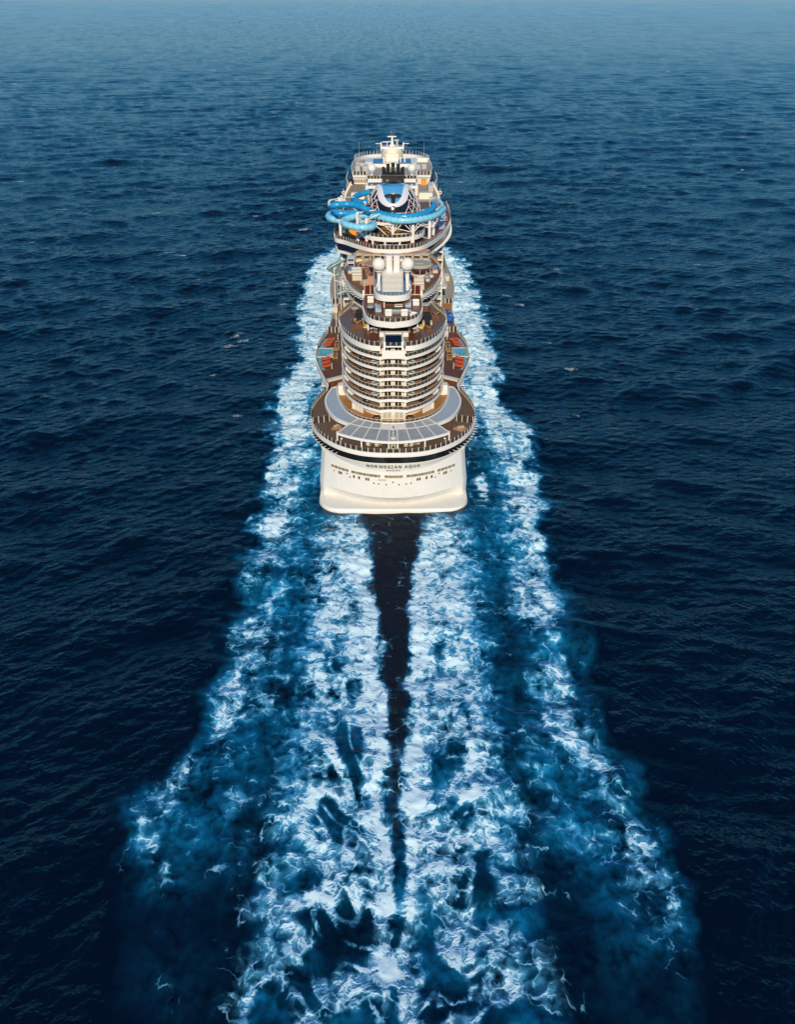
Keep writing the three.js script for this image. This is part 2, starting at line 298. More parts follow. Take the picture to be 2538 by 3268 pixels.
// ---------------------------------------------------------------- builders and materials
const std = (name, c, roughness = .5, more = {}) => new THREE.MeshStandardMaterial({ name, color: lin(...c), roughness, ...more });
function grainMap(base, amp, scale, streak = 1, cells = 256) {           // mottled tone of a real surface, tile of `scale` metres
  const d = new Uint8Array(cells * cells * 4);
  for (let j = 0; j < cells; j++) for (let i = 0; i < cells; i++) {
    const u = i / cells, v = j / cells, bl = (f, ox) => { const A = (x, y) => pn(x * f * streak + ox, y * f + ox); const a = A(u, v), b = A(u - 1, v), c = A(u, v - 1), e = A(u - 1, v - 1); return (a * (1 - u) + b * u) * (1 - v) + (c * (1 - u) + e * u) * v; };
    const n = 1 + amp * (bl(5, 1) * .9 + bl(13, 5) * .7 + bl(40, 9) * .6), o = (j * cells + i) * 4;
    for (let c = 0; c < 3; c++) d[o + c] = enc(base[c] * n); d[o + 3] = 255;
  }
  const t = dataTex(d, cells, cells, true, true); t.repeat.set(1 / scale, 1 / scale); return t;
}
const deckMat = (name, c, amp, scale, rough, streak) => new THREE.MeshStandardMaterial({ name, map: grainMap(c, amp, scale, streak), roughness: rough });
const M = {
  white: new THREE.MeshStandardMaterial({ name: 'white_paint', map: grainMap([.80, .775, .735], .035, 14), roughness: .42 }),
  hull: new THREE.MeshStandardMaterial({ name: 'hull_paint', map: grainMap([.76, .745, .71], .04, 26, 4), roughness: .38 }),
  cream: std('cream_wall', [.76, .68, .53], .55),
 grey: std('grey_paint', [.42, .42, .41], .5), pale: std('pale_grey_paint', [.62, .62, .61], .5),
  band: std('black_window_band', [.008, .008, .010], .14), navy: std('navy_glazing', [.008, .011, .028], .12),
  dark: std('brown_interior_wall', [.17, .11, .075], .7), black: std('black_metal', [.012, .011, .012], .45),
  promenade: deckMat('promenade_decking', [.14, .09, .062], .16, 7, .7, .3), pool: deckMat('chocolate_decking', [.115, .048, .028], .18, 6, .6, .3),
  teak: deckMat('orange_teak', [.40, .19, .055], .14, 6, .6, .3), terrace: deckMat('terrace_decking', [.30, .135, .055], .16, 5, .6, .3),
  sundeck: deckMat('worn_sundeck', [.15, .098, .075], .22, 8, .38, .4), red: deckMat('red_brown_decking', [.13, .045, .022], .22, 6, .3, .4),
  disc: deckMat('upper_decking', [.19, .080, .040], .16, 6, .6, .3), greydeck: deckMat('grey_decking', [.36, .34, .29], .12, 7, .7), tan: deckMat('tan_decking', [.30, .25, .18], .14, 7, .7),
  bluedeck: deckMat('blue_deck_coating', [.10, .23, .37], .12, 6, .55), deepblue: std('deep_blue_roof', [.02, .16, .42], .4), purple: std('purple_paint', [.13, .025, .085], .5),
  wood: deckMat('pale_wood', [.42, .25, .14], .18, 2, .65, .3), pink: deckMat('pink_brown_timber', [.44, .25, .175], .12, 2, .65, .3), darkwood: deckMat('brown_timber', [.13, .05, .025], .2, 3, .6, .3),
  railcap: std('brown_rail_cap', [.16, .12, .09], .5), steel: std('rail_steel', [.70, .64, .55], .35), glass: new THREE.MeshPhysicalMaterial({ name: 'tinted_glass', color: lin(.30, .25, .21), roughness: .04, transmission: .85, ior: 1.5, thickness: 0 }),
  clear: new THREE.MeshPhysicalMaterial({ name: 'clear_glass', color: lin(.72, .80, .84), roughness: .03, transmission: .9, ior: 1.5, thickness: 0 }),
  roofglass: new THREE.MeshPhysicalMaterial({ name: 'frosted_roof_glass', color: lin(.29, .36, .44), roughness: .2, transmission: .25, ior: 1.5, thickness: 0 }),
  pwater: new THREE.MeshPhysicalMaterial({ name: 'pool_water', color: lin(.14, .42, .58), roughness: .06, ior: 1.33 }), tub: new THREE.MeshPhysicalMaterial({ name: 'tub_water', color: lin(.22, .31, .28), roughness: .05, ior: 1.33 }),
  slideL: new THREE.MeshPhysicalMaterial({ name: 'light_blue_fibreglass', color: lin(.25, .64, .84), roughness: .25, clearcoat: .5 }), slideD: new THREE.MeshPhysicalMaterial({ name: 'blue_fibreglass', color: lin(.012, .30, .62), roughness: .25, clearcoat: .5 }),
  slideG: new THREE.MeshPhysicalMaterial({ name: 'grey_green_fibreglass', color: lin(.13, .24, .24), roughness: .3, clearcoat: .4 }),
  orange: std('orange_fabric', [.55, .085, .03], .9), amber: std('amber_panel', [.75, .30, .02], .5), gold: std('gold_brown_cladding', [.36, .19, .03], .4, { metalness: .3 }),
  redp: std('red_paint', [.55, .02, .03], .5), linen: std('white_cover', [.78, .76, .72], .95), bluecov: std('pale_blue_cover', [.36, .45, .54], .9), royal: std('royal_blue_cover', [.012, .09, .36], .6),
  bluecush: std('blue_cushion', [.07, .33, .60], .9), rattan: std('cream_rattan', [.60, .53, .40], .85), dfab: std('dark_fabric', [.018, .014, .015], .9), mast: std('mast_cream', [.76, .71, .60], .5),
  dome: new THREE.MeshPhysicalMaterial({ name: 'black_dome_glass', color: lin(.010, .010, .014), roughness: .12, ior: 1.5 }), lattice: std('lattice_paint', [.66, .66, .70], .4), pinkl: std('pink_lattice_paint', [.62, .30, .32], .45),
  bluep: std('bright_blue_panel', [.06, .30, .60], .3), yellow: std('yellow_strap', [.65, .42, .03], .7), green: std('dark_green_plants', [.03, .06, .02], .9), letter: std('black_lettering', [.012, .012, .012], .5),
  lav: std('pale_blue_white_paint', [.62, .66, .74], .4), rafter: std('pinkish_awning_fabric', [.58, .44, .38], .8),
};
const N = (g) => { let q = g.index ? g.toNonIndexed() : g; for (const k of Object.keys(q.attributes)) if (!['position', 'normal', 'uv'].includes(k)) q.deleteAttribute(k); if (!q.attributes.uv) q.setAttribute('uv', new THREE.BufferAttribute(new Float32Array(q.attributes.position.count * 2), 2)); return q; };
const join = (list) => mergeGeometries(list.map(N), false);
const box = (w, h, d, x = 0, y = 0, z = 0, ry = 0, rx = 0) => { const g = new THREE.BoxGeometry(w, h, d); if (rx) g.rotateX(rx); if (ry) g.rotateY(ry); return g.translate(x, y, z); };   // y is the middle
const stand = (w, h, d, x, y, z, ry = 0) => box(w, h, d, x, y + h / 2, z, ry);                                                                               // y is the foot
const cyl = (r0, r1, h, x, y, z, s = 16) => new THREE.CylinderGeometry(r1, r0, h, s).translate(x, y + h / 2, z);
const ball = (r, x, y, z, s = 24) => new THREE.SphereGeometry(r, s, s * .7 | 0).translate(x, y, z);
const V3 = (a) => new THREE.Vector3(a[0], a[1], a[2]);
function bar(p, q, r, s = 8) { const a = V3(p), b = V3(q), d = b.clone().sub(a), g = new THREE.CylinderGeometry(r, r, d.length(), s); g.applyQuaternion(new THREE.Quaternion().setFromUnitVectors(new THREE.Vector3(0, 1, 0), d.clone().normalize())); return g.translate((a.x + b.x) / 2, (a.y + b.y) / 2, (a.z + b.z) / 2); }
const pipe = (pts, r, n = 60, s = 12, closed = false) => new THREE.TubeGeometry(new THREE.CatmullRomCurve3(pts.map(V3), closed, 'centripetal'), n, r, s, closed);
const flat = (pts) => pts.map(([x, z]) => new THREE.Vector2(x, -z));
function slab(outline, y0, y1, holes = []) { const s = new THREE.Shape(flat(outline)); for (const h of holes) s.holes.push(new THREE.Path(flat(h))); return new THREE.ExtrudeGeometry(s, { depth: y1 - y0, bevelEnabled: false, curveSegments: 4 }).rotateX(-Math.PI / 2).translate(0, y0, 0); }
function smooth(pts, step = 1, closed = false) { const c = new THREE.CatmullRomCurve3(pts.map(([x, z]) => new THREE.Vector3(x, 0, z)), closed, 'centripetal'); const n = Math.max(4, Math.round(c.getLength() / step)); const r = c.getSpacedPoints(n).map((v) => [v.x, v.z]); if (closed) r.pop(); return r; }
const mirror = (pts) => [...pts.filter((p) => p[0] > .001).map(([x, z]) => [-x, z]).reverse(), ...pts];        // half outline from the centre forward -> whole, left to right
const flip = (pts) => pts.map(([x, z]) => [-x, z]).reverse();
function norms(path) { return path.map((p, i) => { const a = path[Math.max(0, i - 1)], b = path[Math.min(path.length - 1, i + 1)], dx = b[0] - a[0], dz = b[1] - a[1], l = Math.hypot(dx, dz) || 1; return [-dz / l, dx / l]; }); }   // outward for left-to-right round the stern
function offset(path, d) { const n = norms(path); return path.map((p, i) => [p[0] + n[i][0] * d, p[1] + n[i][1] * d]); }
function loft(rows, flipFaces = false) {       // rows of [x,y,z], equal length
  const m = rows[0].length, P = [], I = [], U = [];
  rows.forEach((r, j) => r.forEach((p, i) => { P.push(...p); U.push(p[0] + p[2], p[1]); }));
  for (let j = 0; j < rows.length - 1; j++) for (let i = 0; i < m - 1; i++) { const a = j * m + i, b = a + 1, c = a + m, d = c + 1; flipFaces ? I.push(a, c, b, b, c, d) : I.push(a, b, c, b, d, c); }
  const g = new THREE.BufferGeometry(); g.setAttribute('position', new THREE.Float32BufferAttribute(P, 3)); g.setAttribute('uv', new THREE.Float32BufferAttribute(U, 2)); g.setIndex(I); g.computeVertexNormals(); return g;
}
function ribbon(path, y0, y1, th, off = 0) {   // a solid strip standing along a path
  const o = offset(path, off + th / 2), i = offset(path, off - th / 2), R = (p, y) => p.map(([x, z]) => [x, y, z]);
  const list = [loft([R(o, y0), R(o, y1)]), loft([R(o, y1), R(i, y1)]), loft([R(i, y1), R(i, y0)]), loft([R(i, y0), R(o, y0)])];
  const cap = (k) => loft([[[...o[k].slice(0, 1), y0, o[k][1]], [o[k][0], y1, o[k][1]]], [[i[k][0], y0, i[k][1]], [i[k][0], y1, i[k][1]]]]);
  return join([...list, cap(0), cap(path.length - 1)]);
}
function resample(path, step) { const L = [0]; for (let i = 1; i < path.length; i++) L.push(L[i - 1] + Math.hypot(path[i][0] - path[i - 1][0], path[i][1] - path[i - 1][1])); const n = Math.max(1, Math.round(L[L.length - 1] / step)), r = []; let k = 0; for (let j = 0; j <= n; j++) { const s = L[L.length - 1] * j / n; while (k < L.length - 2 && L[k + 1] < s) k++; const t = (s - L[k]) / (L[k + 1] - L[k] || 1); r.push([mix(path[k][0], path[k + 1][0], t), mix(path[k][1], path[k + 1][1], t)]); } return r; }

const ship = new THREE.Group(); ship.name = 'cruise_ship'; scene.add(ship);
ship.userData = { label: 'huge white cruise ship seen from astern with terraced stern balconies and blue waterslides', category: 'cruise ship' };
function P(name, geo, mat, parent = ship, label) { const o = new THREE.Mesh(geo, mat); o.name = name; shadowed(o); parent.add(o); if (label) o.userData.label = label; return o; }
function many(name, list, mat, parent = ship) { const o = P(name, join(list), mat, parent); return o; }
const unit = new THREE.BoxGeometry(1, 1, 1).translate(0, .5, 0), POSTS = { n: 0 };
// a railing: cap rail as the part, every post and glass panel a sub-part while there are not too many, the rest joined
function railing(name, path, y, { h = 1.1, step = 1.6, post = .12, glass = M.glass, cap = .07, mat = M.steel, single = true, postH = h, foot = 0, capMat = mat === M.white ? M.railcap : mat } = {}) {
  const pts = resample(path, step), r = P(name, ribbon(path, y + h - cap, y + h, .09), capMat), gp = [], gg = [];
  pts.forEach((p, i) => {
    const q = pts[Math.min(i + 1, pts.length - 1)], o = pts[Math.max(0, i - 1)], a = Math.atan2(-(q[1] - o[1]), q[0] - o[0]);
    if (single) { const m = P('rail_post', unit, mat, r); m.position.set(p[0], y + foot, p[1]); m.scale.set(post, postH - foot, post); m.rotation.y = a; } else gp.push(stand(post, postH - foot, post, p[0], y + foot, p[1], a));
    if (glass && i < pts.length - 1) {
      const L = Math.hypot(q[0] - p[0], q[1] - p[1]) - post, b = Math.atan2(-(q[1] - p[1]), q[0] - p[0]), cx = (p[0] + q[0]) / 2, cz = (p[1] + q[1]) / 2;
      if (single) { const m = P('glass_panel', unit, glass, r); m.position.set(cx, y + .08, cz); m.scale.set(L, h - cap - .1, .03); m.rotation.y = b; } else gg.push(stand(L, h - cap - .1, .03, cx, y + .08, cz, b));
    }
  });
  if (gp.length) many('rail_posts', gp, mat, r).userData.kind = 'stuff';
  if (gg.length) many('glass_panels', gg, glass, r).userData.kind = 'stuff';
  return r;
}

// ---------------------------------------------------------------- hull and transom
const zU = (x) => -.4 - .0242 * x * x;                       // plan of the upper transom
const zL = (x) => { const a = Math.abs(x); return a < 14.4 ? -.0007 * a * a : -.145 - 6.4 * (1 - Math.sqrt(Math.max(0, 1 - ((a - 14.4) / 6.05) ** 2))); };
{
  const t = [], n = 64; for (let i = 0; i <= n; i++) t.push(-1 + 2 * i / n);
  const up = t.map((u) => { const x = 19.35 * Math.sin(u * Math.PI / 2 * .93) / Math.sin(Math.PI / 2 * .93), a = Math.abs(x); return [x, zU(x) - (a > 18.4 ? (a - 18.4) * 1.2 : 0)]; });
  const lo = t.map((u) => { const x = 20.45 * Math.sin(u * Math.PI / 2); return [x, zL(x)]; });
  const sideU = [[19.5, -14], [19.6, -40], [19.6, -150], [19.6, -240], [17, -270], [11, -298], [2, -318], [0, -320]], sideL = [[20.45, -9], [20.4, -40], [20.3, -150], [19.6, -235], [15, -265], [7, -295], [1, -314], [0, -316]];
  sideU[0][1] = -12.5;
  const U = [...flip(sideU), ...up, ...sideU], L = [...flip(sideL), ...lo, ...sideL], at = (p, y) => p.map(([x, z]) => [x, y, z]), lerpP = (a, b, s) => a.map((p, i) => [mix(p[0], b[i][0], s), mix(p[1], b[i][1], s)]);
  const top = [...U], wide = (k) => U.map(([x, z]) => [x * k, z]);
  P('hull', join([loft([at(wide(1.052), 4.3), at(wide(1.03), 8), at(wide(1.01), 12), at(top, 15.05)]), loft([at(L, -2.5), at(L, .25)])]), M.hull);
  const inset = offset(L, -.25), neck = wide(1.05).map(([x, z]) => { const e = z > -14 ? 1 - sstep(14.5, 20, Math.abs(x)) : 0; return [x, z - 3.2 * e]; });
  P('boot_top', loft([at(L, .25), at(inset, 1.0)]), M.hull);
  P('stern_ledge', loft([at(inset, 1.0), at(neck, .6)]), M.hull); P('stern_undercut', loft([at(neck, .6), at(wide(1.052), 4.3)]), M.hull);
}
// ---------------------------------------------------------------- promenade deck round the stern (18.2 m)
const H8 = 18.15;
const promHalf = [[0, .3], [4.3, .15], [8.4, -.75], [12.6, -2.9], [15.9, -5.6], [19.6, -10.4], [22.3, -17], [23, -23], [22.9, -27], [21.9, -32.5], [19.9, -39.5]];
const promHalfS = smooth(promHalf.map((p) => p), .8), prom = smooth(mirror(promHalf), .8);
P('promenade_deck', slab([...prom, [15, -40.2], [-15, -40.2]], H8 - .35, H8), M.promenade);
P('promenade_fascia', ribbon(prom, 17.0, H8 + .12, .2, .02), M.white);
P('promenade_gutter', ribbon(prom, 17.3, 17.38, .1, .13), M.pale);
P('dark_window_band', ribbon(offset(prom, -.12), 15.2, 17.02, .2), M.band);
P('band_ledge', ribbon(prom, 14.98, 15.22, .4, -.18), M.cream);
{ // the flare below the promenade that carries the ship's name
  const xs = []; for (let i = 0; i <= 60; i++) xs.push(-19.2 + 38.4 * i / 60);
  const zr = (x) => { let best = 0, bd = 1e9; for (const p of prom) if (p[1] > -24 || 1) { const d = Math.abs(p[0] - x); if (p[1] > -23 && d < bd) { bd = d; best = p[1]; } } return best; };
  const T2 = prom.filter((p) => Math.abs(p[0]) < 19.5 && p[1] > -12), topZ = (x) => { for (let i = 1; i < T2.length; i++) if (T2[i][0] >= x) { const a = T2[i - 1], b = T2[i]; return mix(a[1], b[1], clamp((x - a[0]) / (b[0] - a[0]))); } return T2[T2.length - 1][1]; };
  const low = (x) => 12.2 + 2.6 * (x / 19.2) ** 2;
  globalThis.flareZ = (x, y) => { const s = clamp((y - low(x)) / (14.95 - low(x))); return mix(zU(x / (1 + .0033 * Math.max(0, 15.05 - y))), topZ(x) - .2, Math.pow(s, 1.2)); };
  const rows = []; for (let k = 0; k <= 8; k++) rows.push(xs.map((x) => { const y = mix(low(x), 14.95, k / 8); return [x, y, flareZ(x, y) + .03]; }));
  P('stern_flare', loft(rows), M.hull);
  const nn = norms(prom), br = []; prom.forEach((p, i) => { if (Math.abs(p[0]) > 14.5 && i % 2) br.push(box(1.1, .12, .12, p[0] + nn[i][0] * .25, 15.9, p[1] + nn[i][1] * .3, Math.atan2(-nn[i][1], nn[i][0]))); });
  const bk = new THREE.Group(); bk.name = 'fender_brackets'; ship.add(bk); for (const g of br) P('bracket', g, M.white, bk);
  // underside of the overhanging sides
  const side = prom.filter((p) => p[0] > 18.5), rows2 = [side.map((p) => [p[0] - .3, 15, p[1]]), side.map((p) => [19.4, 12.8, Math.min(p[1], -9.5)])];
  P('overhang_soffit', loft(rows2), M.hull); P('overhang_soffit', loft(rows2.map((r) => r.map(([x, y, z]) => [-x, y, z])), true), M.hull);
}
railing('promenade_railing', prom, H8 + .1, { h: 1.15, step: 1.62, post: .15, mat: M.white, postH: 1.3 });
{ // name, port of registry, windows and portholes on the transom
  const font = await new FontLoader().loadAsync('fonts/droid/droid_sans_bold.typeface.json');
  function write(text, size, y, wide, gap, name, place) {
    const g = new THREE.Group(); g.name = name; ship.add(g); const list = []; let w = 0;
    for (const c of text) { if (c === ' ') { w += size * .5 * wide; list.push(null); continue; } const q = new TextGeometry(c, { font, size, depth: .05, curveSegments: 4, bevelEnabled: false }); q.computeBoundingBox(); const b = q.boundingBox; q.translate(-b.min.x, 0, 0).scale(wide, 1, 1); const cw = (b.max.x - b.min.x) * wide; list.push([q, w, cw]); w += cw + gap; }
    for (const it of list) if (it) { const [q, x0, cw] = it, x = x0 - (w - gap) / 2 + cw / 2; q.translate(-cw / 2, 0, 0); const m = P('letter', q, M.letter, g); const y0 = place.y, z0 = flareZ(x, y0), z1 = flareZ(x, y0 + size); m.position.set(x, y0, z0 + .08); const dz = (flareZ(x + .3, y0) - flareZ(x - .3, y0)) / .6; m.rotation.set(Math.atan2(z1 - z0, size), -Math.atan(dz), 0, 'YXZ'); }
  }
  write('NORWEGIAN AQUA', 1.02, 0, .96, .27, 'ship_name', { y: 13.45 });
  write('NASSAU', .48, 0, 1.1, .17, 'home_port', { y: 12.55 });
  const on = (o, x, y, lift = .04) => { const hk = y < 8 ? 1.03 + (8 - y) * .006 : y < 12 ? 1.03 - (y - 8) * .005 : 1.01 - (y - 12) * .0033; o.position.set(x, y, zU(x / hk) + lift); o.rotation.y = -Math.atan(-.0484 * x); };
  const wins = new THREE.Group(); wins.name = 'transom_windows'; ship.add(wins);
  const pane = new THREE.BoxGeometry(.92, .78, .12), tones = [std('window_dark', [.05, .04, .032], .2), std('window_brown', [.16, .10, .05], .25), std('window_grey', [.13, .12, .11], .2)], mull = [];
  for (const [a, b] of [[-16.8, -11.9], [-11.2, -3.4], [-2.4, 2.5], [3.4, 10.9], [11.7, 16.7]]) {
    const n = Math.round((b - a) / .98), w = (b - a) / n;
    for (let i = 0; i < n; i++) { const x = a + (i + .5) * w, k = Math.abs(x) > 10 ? 0 : rnd() < .5 ? 1 : 2; const m = P('window', pane, tones[rnd() < .3 ? 0 : k], wins); on(m, x, 10.85, .0); m.scale.x = w / .98; for (const d of [-.46, -.16, .15]) { const q = new THREE.Mesh(new THREE.BoxGeometry(.07, .82, .12)); on(q, x + d * w, 10.85, .05); q.updateMatrix(); mull.push(q.geometry.applyMatrix4(q.matrix)); } }
    for (const dy of [-.43, .43]) for (let i = 0; i < n; i++) { const q = new THREE.Mesh(new THREE.BoxGeometry(w + .02, .06, .14)); on(q, a + (i + .5) * w, 10.85 + dy, .04); q.updateMatrix(); mull.push(q.geometry.applyMatrix4(q.matrix)); }
  }
  many('window_mullions', mull, M.cream, wins);
  const ph = new THREE.CylinderGeometry(.2, .2, .1, 14).rotateX(Math.PI / 2), pr = new THREE.TorusGeometry(.22, .05, 6, 16);
  const holes = new THREE.Group(); holes.name = 'portholes'; ship.add(holes);
  for (const [x, y] of [[-16, 9.5], [-11.6, 9.1], [-5.2, 8.6], [-3.9, 8.5], [-1.9, 8.4], [1.5, 8.4], [3.4, 8.5], [4.7, 8.6], [11.2, 9.1], [15.6, 9.5], [-.1, 9.2], [12.2, 9.9], [-12.4, 9.9]]) { const m = P('porthole', ph, tones[0], holes); on(m, x, y); const r = P('porthole_rim', pr, M.grey, holes); on(r, x, y, .09); }
  const hatch = new THREE.BoxGeometry(.5, .78, .1);
  for (const x of [-14.5, -13.95, -10.5, -9.1, -7.2, -6.6, 6.4, 7.0, 8.8, 10.2, 13.6, 14.2]) { const m = P('hatch_window', hatch, tones[rnd() < .5 ? 0 : 1], wins); on(m, x, 9.5); const f = P('hatch_frame', new THREE.BoxGeometry(.72, .95, .06), M.cream, wins); on(f, x, 9.5, 0); }
  const pl = P('pilot_platform', box(2.2, .12, 1, -2.9, 10, -.1), M.pale); many('platform_rail', [box(2.2, .06, .06, -2.9, 11, .35), ...[-3.9, -2.9, -1.9].map((x) => stand(.06, 1, .06, x, 10, .35))], M.cream, pl);
}
// ---------------------------------------------------------------- terrace deck above the promenade and its glazed canopy
const H9 = 21.35;
const t9half = [[0, -10.2], [4.3, -10.7], [9.3, -13.3], [12.5, -17.4], [14.9, -24], [15.8, -28.5], [16.4, -34.5]], t9 = smooth(mirror(t9half), .8);
P('terrace_deck', slab([...t9, [15.2, -40], [-15.2, -40]], H9 - .5, H9), M.teak);
P('promenade_wall', ribbon(offset(t9, -1.6), H8, H9 - .5, .2), M.dark);
railing('terrace_railing', offset(t9, -.15), H9, { h: 1.05, step: 1.5, post: .07 });
{
  const outer = smooth([[11.5, -9.95], [15.3, -13.6], [17.9, -19.4], [18.85, -24.6], [18.55, -29], [17.5, -33.8]], .6), inner = smooth([[9.35, -13.2], [12.55, -17.3], [14.95, -24], [15.8, -28.3], [16.4, -34.4]], .6);
  for (const s of [1, -1]) {
    const o = resample(outer, .52), q = resample(inner, .52), n = Math.min(o.length, q.length), O = resample(outer, 22 / 44).slice(0, 45), I2 = [];
    const k = 44, A = [], B = []; const oo = resample(outer, .2), ii = resample(inner, .2); for (let i = 0; i <= k; i++) { A.push(oo[Math.round(i / k * (oo.length - 1))]); B.push(ii[Math.round(i / k * (ii.length - 1))]); }
    const side = new THREE.Group(); side.name = 'curved_canopy'; ship.add(side);
    for (let i = 0; i < k; i++) { const a = A[i], b = A[i + 1], c = B[i + 1], d = B[i], e = .06; const f = (p, r, t) => [mix(p[0], r[0], t) * s, mix(p[1], r[1], t)]; const pts = [f(a, b, e), f(a, b, 1 - e), f(d, c, 1 - e), f(d, c, e)]; P('roof_slat', slab(s > 0 ? pts : pts.reverse(), H9 + .12 + (i % 2) * .03, H9 + .2 + (i % 2) * .03), M.lavslat ??= std('roof_slat_paint', [.35, .42, .50], .25), side); }
    const mp = (p) => s > 0 ? p : flip(p);
    P('canopy_base', slab(mp([...A, ...B.slice().reverse()]), H9 - .05, H9 + .1), M.pale, side);
    P('canopy_rim', join([ribbon(mp(A), H9 - .55, H9 + .38, .5, .1), ribbon(mp(B), H9 - .1, H9 + .38, .3), ribbon(mp([A[k], B[k]]), H9 - .1, H9 + .4, .3)]), M.white, side);
    for (const i of [3, 13, 23, 33]) { const p = A[i]; P('canopy_post', stand(.32, H9 - .6 - H8, .32, (p[0] - 1.2) * s, H8, p[1] - .3), M.darkwood, side); }
  }
  // the flat glazed part over the stern bar
  const X0 = [14.6, 11.1, 7.8, 4.4, 1.1], X1 = [11.4, 8.7, 6.1, 3.4, 1.05], X2 = [9.3, 7.3, 5.2, 3.05, 1.0];
  const aft = (x) => .45 - .0243 * x * x, rid = (x) => -6.7 - .0262 * x * x, inn = (x) => -10.15 - .036 * x * x, pg = new THREE.Group(); pg.name = 'glass_pergola'; ship.add(pg);
  const y = H9 + .1, Q = (n) => n.map(([x, z]) => [x, z]);
  const bars = [], beams = [];
  const quad = (x0, x1, x2, x3, fa, fb, mat, nb) => { // between curves fa (aft) and fb
    const e = .12, pts = [[x0 + e, fa(x0) - e], [x1 - e, fa(x1) - e], [x3 - e, fb(x3) + e], [x2 + e, fb(x2) + e]];
    P('roof_panel', slab(pts, y + .02, y + .1), mat, pg);
    for (let i = 1; i < nb; i++) { const t = i / nb, a = [mix(pts[0][0], pts[1][0], t), y + .13, mix(pts[0][1], pts[1][1], t)], b = [mix(pts[3][0], pts[2][0], t), y + .13, mix(pts[3][1], pts[2][1], t)]; bars.push(bar(a, b, .055, 5)); }
  };
  for (let i = 0; i < 4; i++) for (const s of [1, -1]) {
    const a = s > 0 ? [X0[i + 1], X0[i], X1[i + 1], X1[i]] : [-X0[i], -X0[i + 1], -X1[i], -X1[i + 1]], b = s > 0 ? [X1[i + 1], X1[i], X2[i + 1], X2[i]] : [-X1[i], -X1[i + 1], -X2[i], -X2[i + 1]];
    quad(...a, aft, rid, M.roofglass, 7); quad(...b, rid, inn, i === 3 ? M.white : M.roofglass, i === 3 ? 1 : 6);
  }
  quad(-1.1, 1.1, -1.05, 1.05, aft, rid, M.roofglass, 5); quad(-1.05, 1.05, -1, 1, rid, inn, M.white, 1);
  many('glazing_bars', bars, M.pale, pg);
  for (let i = 0; i < 5; i++) for (const s of [1, -1]) { P('roof_beam', join([[X0[i], aft, X1[i], rid], [X1[i], rid, X2[i], inn]].map(([a, fa, b, fb]) => { const p = [a * s, y + .05, fa(a)], q = [b * s, y + .05, fb(b)], dx = q[0] - p[0], dz = q[2] - p[2]; return box(.34, .34, Math.hypot(dx, dz), (p[0] + q[0]) / 2, y + .05, (p[2] + q[2]) / 2, Math.atan2(dx, dz)); })), M.white, pg); }
  const curve = (f, w) => { const p = []; for (let x = -w; x <= w + .01; x += w / 16) p.push([x, f(x)]); return p; };
  for (const g of [ribbon(curve(aft, 14.7), y - .42, y + .24, .35), ribbon(curve(rid, 11.45), y - .2, y + .2, .26), ribbon(curve(inn, 9.35), y - .3, y + .26, .3)]) P('roof_edge', g, M.white, pg);
  for (const [x, z] of [[14.7, -6], [8.2, -1.7], [1.15, -.25], [-1.15, -.25], [-8.2, -1.7], [-14.7, -6]]) P('pergola_post', stand(.36, H9 - H8, .36, x, H8, z), M.white, pg);
  for (const s of [1, -1]) P('corner_brace', bar([14.65 * s, H9 + .05, -4.9], [14.75 * s, H9 - .5, -6.0], .2, 6), M.white, pg);
  // wind screens across the promenade
  for (const s of [1, -1]) railing('wind_screen', s > 0 ? [[17.6, -18.6], [22, -17.2]] : [[-22, -17.2], [-17.6, -18.6]], H8, { h: 2.0, step: 1.45, post: .16, mat: M.white });
  for (const s of [1, -1]) P('floodlight', join([cyl(.09, .09, 1.5, 13.7 * s, H8, -5), box(.5, .3, .4, 13.5 * s, H8 + 1.6, -5)]), M.white);
  // signal mast at the taffrail
  const sm = P('stern_mast', join([bar([-.75, H8, -.3], [-.28, H8 + 3.9, -.7], .07), bar([.75, H8, -.3], [.28, H8 + 3.9, -.7], .07), bar([-.5, H8, -1.1], [-.2, H8 + 3.9, -.9], .06), bar([.5, H8, -1.1], [.2, H8 + 3.9, -.9], .06), ...[.9, 1.8, 2.7, 3.5].map((h) => box(1.3 - h * .2, .07, .07, 0, H8 + h, -.45)), cyl(.1, .06, 7.2, 0, H8, -.62, 8)]), M.mast);
  P('mast_table', box(1.4, .12, .8, 0, H8 + 3.9, -.75), M.mast, sm); P('mast_arm', box(.7, .08, .08, 0, H8 + 6.2, -.62), M.mast, sm); P('mast_arm', box(.5, .08, .08, 0, H8 + 5.4, -.62), M.mast, sm); P('mast_lamp', join([cyl(.16, .16, .35, 0, H8 + 1.3, -.35), cyl(.16, .16, .35, 0, H8 + 2.4, -.4), cyl(.16, .16, .35, 0, H8 + 6.9, -.62)]), M.black, sm);
}
